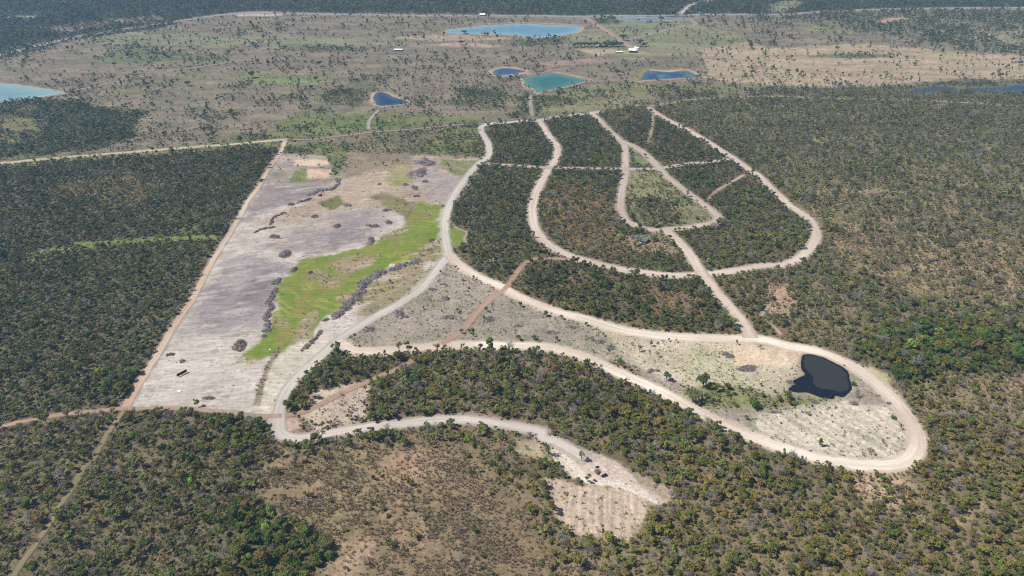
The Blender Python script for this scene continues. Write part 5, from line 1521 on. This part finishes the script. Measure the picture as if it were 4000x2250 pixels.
def heap(cen, a, b, z, label, mat, rng, lowness=1.0):
    mat = mat or M_BRUSH
    segs = []; mv = []; mq = []
    x0, y0 = cen[0]
    V = None
    hgt = min(2.2, .45 * min(a, b) + .5) * lowness
    for (cx_, cy_) in cen:
        q = rng.uniform(.55, 1.3) if len(cen) > 1 else 1.0
        aa, bb, hh = a * q, b * q, hgt * rng.uniform(.6, 1.25) if len(cen) > 1 else hgt
        n1, n2 = 6, 13
        base = len(mv)
        for i in range(n1):
            rr = i / (n1 - 1)
            for j in range(n2):
                t = 6.283 * j / n2
                k = 1 + .28 * rng.normal() * (rr > .2)
                zz = hh * .6 * (1 - rr ** 2) * (1 + .6 * rng.normal()) if rr < 1 else -.1
                mv.append((cx_ - x0 + aa * .85 * rr * k * math.cos(t), cy_ - y0 + bb * .85 * rr * k * math.sin(t), max(zz, -.1)))
        for i in range(n1 - 1):
            for j in range(n2):
                mq.append((base + i * n2 + j, base + (i + 1) * n2 + j, base + (i + 1) * n2 + (j + 1) % n2, base + i * n2 + (j + 1) % n2))
        ns = int(min(320, 40 + 7.5 * aa * bb))
        for k in range(ns):
            r = math.sqrt(rng.random()) * 1.12; t = rng.random() * 6.283
            p = np.array([cx_ - x0 + aa * r * math.cos(t), cy_ - y0 + bb * r * math.sin(t), max(.1, hh * (1 - r * r) * rng.uniform(.5, 1.5))])
            dv = rng.normal(size=3); dv[2] *= .5; dv /= np.linalg.norm(dv)
            L = rng.uniform(.8, 2.6)
            segs.append((p - dv * L * .5, p + dv * L * .5 + np.array([0, 0, .3]), rng.uniform(.06, .17), .04))
    tv, tq = tubes(segs, 3)
    V = np.vstack([np.array(mv), tv]); Qd = np.vstack([np.array(mq)[:, ::-1], tq + len(mv)])
    me = np_mesh('brush_pile', V, Qd, mat)
    o = link(bpy.data.objects.new('brush_pile', me)); o.location = (x0, y0, z)
    tag(o, label, 'brush pile', 'heaps of cleared brush')
    for (cx_, cy_) in cen: keep_out(cx_, cy_, max(a, b))


def windrow(pts, width, label, mat=None):
    P = W(pts); Qc, s = resample(P, width * .62)
    rng = np.random.default_rng(int(P[0][0] * 10) % 9999)
    heap([(q[0] + rng.normal() * width * .3, q[1] + rng.normal() * width * .3) for q in Qc], width * .62, width * .62, zat(*P[0]), label, mat, rng, .9)


def bt(c, r, zx, zy, wz, hz, label, mat=None, low=1.0):
    (px, py), = T(c, r, (zx, zy))
    brush(px, py, wz, hz, label, mat, low)


bt(1, 1, 1712, 182, 190, 60, 'widest grey brush heap at the top of the cleared field')
bt(1, 1, 1645, 292, 190, 100, 'big dark brush heap just below the widest one')
bt(1, 1, 1705, 378, 70, 26, 'small brush heap on grey soil right of the green strip')
bt(1, 1, 1602, 442, 68, 46, 'tilted brush heap on grey soil, second below the big ones')
bt(1, 1, 1496, 405, 46, 26, 'little brush heap on the green strip edge near the top')
bt(1, 1, 1235, 400, 46, 18, 'little brush heap in the middle of the tan ploughed ground', M_BRUSHB)
bt(1, 1, 1620, 522, 80, 24, 'flat brush heap at the lower tip of the right grey patch', M_BRUSHB)
bt(1, 1, 355, 600, 84, 26, 'brush heap at the lower end of the upper debris line', M_BRUSHB)
bt(1, 1, 930, 606, 110, 22, 'low brush heap on the upper rim of the grey island')
bt(1, 1, 1300, 665, 100, 26, 'brush heap on the right rim of the grey island', M_BRUSHB)
bt(1, 1, 592, 725, 96, 30, 'brush heap on the left rim of the grey island')
bt(1, 1, 820, 820, 80, 50, 'brush heap in the middle of the grey island', M_BRUSHB)
bt(1, 1, 1188, 820, 104, 32, 'brush heap low on the grey island, left of two', M_BRUSHB)
bt(1, 1, 1342, 785, 100, 32, 'brush heap low on the grey island, right of two', M_BRUSHB)
bt(1, 1, 160, 932, 96, 50, 'brush heap near the straight road above the grey band', M_BRUSHB)
bt(1, 1, 302, 1112, 140, 70, 'large dark brush heap left of the green meadow top')
bt(1, 1, 1150, 962, 96, 60, 'brush heap where the grey island meets the green meadow', M_BRUSHB)
bt(1, 1, 1880, 622, 36, 22, 'tiny brush heap beside the curving pale road', M_BRUSHB)
bt(1, 1, 1755, 976, 66, 32, 'brush heap on the tan patch beside the curving road', M_BRUSHB)
bt(1, 1, 1742, 1068, 46, 20, 'small brush heap just above the road fork', M_BRUSHB)
bt(1, 1, 548, 1290, 60, 34, 'brown brush heap on the bare patch in the green meadow', M_BRUSHB)
bt(1, 1, 385, 1268, 60, 60, 'brush heap on the left rim of the green meadow, upper', M_BRUSHB)
bt(1, 1, 205, 1388, 100, 80, 'dark brush heap on the left rim of the green meadow, lower')
bt(1, 2, 705, 318, 66, 34, 'brown brush heap at the lower right of the green meadow', M_BRUSHB)
bt(1, 2, 1445, 268, 130, 66, 'dark brush heap right of the pale curving road')
bt(1, 2, 1135, 412, 125, 54, 'grey brush heap beside the pale curving road, nearer one')
bt(1, 2, 1925, 108, 110, 46, 'grey brush heap in the open ground under the fork')
bt(1, 2, 1930, 292, 130, 50, 'grey brush heap in the open ground left of the red track')
bt(1, 2, 2340, 320, 100, 70, 'faint grey brush heap right of the red track')
bt(1, 2, 1770, 15, 90, 30, 'grey brush heap close to the road under the fork')
bt(0, 2, 2428, 575, 130, 120, 'tall brown brush heap left of the green meadow tip', M_BRUSHB, 1.3)
bt(0, 2, 1700, 678, 76, 40, 'small grey brush heap beside the straight road')
bt(0, 2, 1840, 738, 66, 36, 'small grey brush heap above the black billboard')
bt(0, 2, 2085, 1112, 160, 42, 'dark brush heap at the lower end of the cleared field')
bt(2, 2, 405, 442, 140, 46, 'grey brush heap in the middle of the open ground')
bt(2, 2, 890, 540, 140, 46, 'purple grey brush heap on the sandy ground, upper half')
bt(2, 2, 1000, 600, 100, 44, 'purple grey brush heap on the sandy ground, lower half')
bt(2, 2, 2182, 672, 105, 66, 'dark grey brush heap on the cream ground under the junction')
bt(2, 2, 2330, 805, 230, 66, 'wide grey brush heap left of the dark pond')
bt(2, 2, 1410, 832, 110, 48, 'grey brush heap beside the blue green tree')
bt(2, 2, 55, 382, 110, 32, 'grey brush heap near the round trees of the open ground')
bt(2, 2, 600, 392, 80, 22, 'small grey brush heap near the upper loop road')
bt(3, 2, 865, 1172, 120, 46, 'grey brush heap below the dark pond')
bt(3, 2, 480, 1152, 100, 34, 'grey brush heap at the lower shore of the dark pond')
bt(3, 2, 60, 1246, 120, 34, 'grey brush heap in the sand lower left of the dark pond')
bt(3, 2, 1215, 1162, 50, 18, 'tiny purple brush heap beside the loop road bend')
bt(3, 2, 215, 950, 80, 60, 'grey dead branches at the left tip of the dark pond')
windrow(T(1, 1, (1640, 1162), (1480, 1215), (1330, 1272), (1200, 1330), (1080, 1400)) + T(1, 2, (1060, 0), (1010, 90), (930, 160), (850, 235), (805, 270)), 6.0, 'long dark windrow of burnt brush along the right side of the meadow')
windrow(T(1, 2, (200, 10), (165, 80), (140, 130), (160, 185), (100, 280), (112, 390), (85, 480)), 4.2, 'dark windrow along the left side of the green meadow')
windrow(T(1, 1, (540, 505), (650, 462), (760, 452), (825, 400), (812, 345)), 3.4, 'upper debris line between grey and tan ground')
windrow(T(1, 1, (420, 585), (540, 548)), 2.8, 'short debris line left of the tan ploughed ground', M_BRUSHB)
windrow(T(1, 1, (290, 690), (180, 740), (150, 800)), 2.4, 'thin debris line beside a green weedy patch', M_BRUSHB)
windrow(T(1, 2, (650, 440), (560, 540), (475, 620)), 2.4, 'thin debris line across the pale strip near the curving road', M_BRUSHB)
windrow(T(1, 1, (180, 832), (60, 855), (-20, 890)), 2.2, 'thin debris line ending at the straight road', M_BRUSHB)

# ------------------------------------------------------------------ the savanna vegetation
def candidates(d0, d1, sp):
    ys = np.arange(d0, d1, sp)
    out = []
    for y in ys:
        half = .70 * (y + 239) + 20
        xs = np.arange(-half, half, sp)
        out.append(np.stack([xs, np.full(xs.shape, y)], 1))
    P = np.vstack(out)
    return P + RNG.uniform(-.5, .5, P.shape) * sp * .95


def allowed(X, Y, road_gap, dr, n9):
    ok = dr > road_gap + 1.2 * n9
    for P in PW:
        ok &= sdf(P, X, Y, 4) < -1.5
    for (x, y, r) in KEEP:
        ok &= (X - x) ** 2 + (Y - y) ** 2 > r * r
    return ok


PA = np.array([[PAL[p][k % len(PAL[p])] for k in range(5)] for p in PNAMES])
pts_all = []
for (d0, d1, sp, far) in ((185, 1320, 3.7, False), (1320, 2750, 6.0, True)):
    P = candidates(d0, d1, sp)
    X, Y = P[:, 0], P[:, 1]
    _, t, s, g, pal, sz, kd = cover(X, Y, False)
    dr, _, _ = road_clear(X, Y)
    n9 = fbm(X, Y, 9, 3, 78)
    keep = (RNG.random(len(X)) < t) & allowed(X, Y, 1.8, dr, n9)
    X, Y, pal, sz, t = X[keep], Y[keep], pal[keep], sz[keep], t[keep]
    n = len(X)
    sc = np.clip(np.exp(RNG.normal(-.03, .36, n)), .45, 2.1) * sz * (1.18 if far else .92)
    sparse_land = t < .25
    hs = sc * RNG.uniform(.75, 1.15, n)
    lone = sparse_land & (Y > 900)
    sc = np.where(lone, sc * .78, sc); hs = np.where(lone, hs * 1.1, hs)
    r = RNG.random(n)
    bare_p = np.where(np.isin(pal, [PNAMES.index('rscrub'), PNAMES.index('golden'), PNAMES.index('olive')]), .11, .05)
    stl = np.empty(n, int)
    u = RNG.random(n)
    for nm, lo, hi in (('round', 0, .20), ('open', .20, .58), ('sparse', .58, .72), ('tall', .72, .77), ('umbrella', .77, .85), ('bush', .85, 1.01)):
        m = (u >= lo) & (u < hi)
        stl[m] = RNG.choice(SIDX[nm], m.sum())
    grove = pal == PNAMES.index('grove')
    m = grove & (u > .3); stl[m] = RNG.choice(SIDX['round'], m.sum())
    isbare = r < bare_p
    stl[isbare] = RNG.choice(SIDX['bare'], isbare.sum())
    # colours drift in patches as well as from tree to tree
    drift = fbm(X, Y, 35, 2, 88) * 1.3 + RNG.normal(0, .9, n) + 2
    k = np.clip(np.round(drift), 0, 4).astype(int)
    tint = PA[pal, k] * RNG.uniform(.78, 1.25, n)[:, None]
    tint *= (1 + .18 * fbm(X, Y, 60, 2, 90))[:, None]
    tint = tint * (1 + RNG.normal(0, .06, (n, 3))) * np.array([.97, 1.0, .82])
    bright = RNG.random(n) < .012
    tint[bright] = np.array([.20, .30, .06]) * RNG.uniform(.8, 1.2, bright.sum())[:, None]
    rust = (RNG.random(n) < .022) & np.isin(pal, [PNAMES.index('golden'), PNAMES.index('grove'), PNAMES.index('olive')])
    tint[rust] = np.array([.25, .175, .075]) * RNG.uniform(.8, 1.1, rust.sum())[:, None]
    tint[isbare] = np.array([.30, .28, .26]) * RNG.uniform(.75, 1.2, isbare.sum())[:, None]
    pts_all.append(np.concatenate([X[:, None], Y[:, None], sc[:, None], hs[:, None], stl[:, None], tint, pal[:, None]], 1))
A = np.vstack(pts_all)
Zt = relief(A[:, 0], A[:, 1])
# the largest to the eye stand as trees of their own
pxx, pyy, dep = to_px(A[:, 0], A[:, 1], Zt)
seen = (pxx > 0) & (pxx < 4000) & (pyy > 0) & (pyy < 2250)
score = np.where(seen, A[:, 2] * np.sqrt(A[:, 3]) / dep, 0)
own = np.argsort(-score)[:215]
TOPZ = {}
for i in own:
    x, y = A[i, 0], A[i, 1]
    st = STYLES[int(A[i, 4])]
    ti = tuple(float(v) for v in A[i, 5:8])
    r_, g_2, b_2 = ti
    if st == 'bare': cn, nm = 'grey leafless', 'bare_tree'
    else:
        nm = 'shrub_tree' if st == 'bush' else 'savanna_tree'
        cn = 'bright green' if g_2 > 1.35 * r_ and g_2 > .12 else 'dark green' if g_2 > 1.12 * r_ else 'rusty brown' if r_ > 1.5 * g_2 else 'golden olive' if r_ > 1.12 * g_2 else 'olive green'
    qx, qy = pxx[i], pyy[i]
    trail = 1000 - (qy - 1687) * 1.08 - 580
    if qy > 1640:
        where = 'left of the grassy trail' if qx < trail else 'just right of the grassy trail' if qx < trail + 330 else 'below the cleared field' if qx < 1000 else 'below the lower junction' if qx < 1350 else 'on the grassy hill' if qx < 1850 else 'left of the scraped slope' if qx < 2200 else 'under the scraped slope' if qx < 2520 else 'right of the scraped slope' if qx < 2900 else 'below the loop road' if qx < 3350 else 'under the loop road bend' if qx < 3650 else 'at the right edge'
        where += ', bottom edge of the photo' if qy > 2080 else ', lower scrub' if qy > 1880 else ', upper scrub'
    else:
        where = 'in the tall grove %s' % ('nearest the loop road' if qx < 3560 else 'at its middle' if qx < 3800 else 'at the right edge') if qx > 3300 else 'in the scrub island, %s' % ('left end' if qx < 1700 else 'middle' if qx < 2150 else 'right end') if qx > 1050 else 'in the forest left of the field'
    kind = 'shrub' if st == 'bush' else 'tree'
    form = {'round': 'round crowned', 'open': 'open crowned', 'sparse': 'thinly leaved', 'tall': 'upright', 'umbrella': 'flat topped', 'bush': 'low', 'bare': 'spindly'}[st]
    e = empty(nm, (x, y, float(Zt[i])), random.uniform(0, 6.28))
    e.scale = (A[i, 2], A[i, 2], A[i, 3])
    for part, me in (('crown', CROWN[int(A[i, 4])]), ('trunk', TRUNK[int(A[i, 4])])):
        o = bpy.data.objects.new(part, me); link(o, e)
        if part == 'crown': o['tint'] = ti
    lb = '%s %s %s %s' % (cn, form, kind, where)
    tag(e, lb, kind, '%s %s %ss, %s' % (cn, form, kind, where))
rest = np.ones(len(A), bool); rest[own] = False
B = A[rest]
near = B[:, 1] < 1320
for nm, m, lb in (('savanna_scrub', near, 'dense olive and grey green savanna scrub covering the plain'), ('distant_woodland', ~near, 'scattered pasture trees and woods on the far plain')):
    b = B[m]
    scatter(nm, np.stack([b[:, 0], b[:, 1], relief(b[:, 0], b[:, 1])], 1), RNG.uniform(0, 6.28, len(b)), np.stack([b[:, 2], b[:, 2], b[:, 3]], 1), b[:, 4].astype(int), b[:, 5:8], PROTO, lb, 'scrub')

# undergrowth: knee-high shrubs and weeds
UNDER = bpy.data.collections.new('undergrowth_shapes')
for i in range(4):
    rng = np.random.default_rng(300 + i)
    lob = [(rng.uniform(-.5, .5), rng.uniform(-.5, .5), rng.uniform(.2, .6), rng.uniform(.3, .5)) for _ in range(4)]
    cv, cq, sh = leaves(rng, lob, 46, .24)
    me = np_mesh('low_shrub_%d' % i, cv, cq, M_LEAF); shade_attr(me, sh)
    UNDER.objects.link(bpy.data.objects.new('low_shrub_%d' % i, me))
P = candidates(185, 1050, 2.5)
X, Y = P[:, 0], P[:, 1]
_, t, s, g, pal, sz, kd = cover(X, Y, False)
dr, _, _ = road_clear(X, Y)
n9 = fbm(X, Y, 9, 3, 78)
cl = fbm(X, Y, 14, 3, 120)
keep = (RNG.random(len(X)) < s * np.clip(.75 + 1.5 * cl, 0, 2)) & allowed(X, Y, .7, dr, n9)
X, Y, pal, tk = X[keep], Y[keep], pal[keep], t[keep]
n = len(X)
tint = PA[pal, RNG.integers(0, 5, n)] * RNG.uniform(.85, 1.35, n)[:, None]
dry = RNG.random(n) < .4
tint[dry] = np.array([.26, .215, .15]) * RNG.uniform(.7, 1.2, dry.sum())[:, None]
ssc = np.clip(np.exp(RNG.normal(0, .35, n)), .4, 2.2) * .95
openland = tk < .1
ssc[openland] *= .75
tint[openland] *= 1.3
scatter('undergrowth', np.stack([X, Y, relief(X, Y)], 1), RNG.uniform(0, 6.28, n), np.stack([ssc, ssc, ssc * RNG.uniform(.7, 1.3, n) * np.where(openland, .6, 1)], 1), RNG.integers(0, 4, n), tint, UNDER, 'low weeds and shrubs growing between the trees', 'undergrowth')

# tall dry grass
TUFT = bpy.data.collections.new('grass_shapes')
for i in range(3):
    rng = np.random.default_rng(400 + i)
    V = []; Qd = []
    for k in range(16):
        a = rng.uniform(0, 6.283); r = rng.uniform(0, .55); h = rng.uniform(.6, 1.25); wv = rng.uniform(.04, .08)
        bx, by = r * math.cos(a), r * math.sin(a); tx, ty = bx + rng.normal() * .28 + .1, by + rng.normal() * .28
        px_, py_ = -math.sin(a) * wv, math.cos(a) * wv
        V += [(bx - px_, by - py_, 0), (bx + px_, by + py_, 0), (tx + px_ * 1.4, ty + py_ * 1.4, h), (tx - px_ * 1.4, ty - py_ * 1.4, h)]
        Qd.append((4 * k, 4 * k + 1, 4 * k + 2, 4 * k + 3))
    me = np_mesh('grass_tuft_%d' % i, V, Qd, M_GRASS); shade_attr(me, rng.random(16))
    TUFT.objects.link(bpy.data.objects.new('grass_tuft_%d' % i, me))
P = candidates(185, 780, 1.55)
X, Y = P[:, 0], P[:, 1]
_, t, s, g, pal, sz, kd = cover(X, Y, False)
dr, _, _ = road_clear(X, Y)
n9 = fbm(X, Y, 9, 3, 78)
keep = (RNG.random(len(X)) < g * np.clip(.6 + 1.2 * fbm(X, Y, 12, 3, 130), 0, 1.5)) & allowed(X, Y, .5, dr, n9)
X, Y = X[keep], Y[keep]; n = len(X)
tint = np.array([.33, .27, .185]) * RNG.uniform(.6, 1.25, n)[:, None]
ssc = RNG.uniform(.8, 1.8, n)
scatter('dry_grass', np.stack([X, Y, relief(X, Y)], 1), RNG.uniform(0, 6.28, n), np.stack([ssc, ssc, ssc], 1), RNG.integers(0, 3, n), tint, TUFT, 'tall straw coloured grass tufts on the open slopes', 'grass')
print('COUNTS trees', len(A), 'grass', n)

# ------------------------------------------------------------------ the air between
hm, hn, hl, hp = new_mat('haze')
hn.remove(hp)
pv = hn.new('ShaderNodeVolumePrincipled')
pv.inputs['Color'].default_value = (.38, .63, 1.0, 1)
pv.inputs['Density'].default_value = HAZE_DENSITY
pv.inputs['Anisotropy'].default_value = .1
hl.new(pv.outputs[0], hn['Material Output'].inputs['Volume'])
mb = MB(); mb.box(-45000, 45000, -5000, 15000, -6, CAM_H + 20)
hz = mb.build('haze', hm)
tag(hz, 'thin blue haze over the plain', 'haze', None, 'stuff')
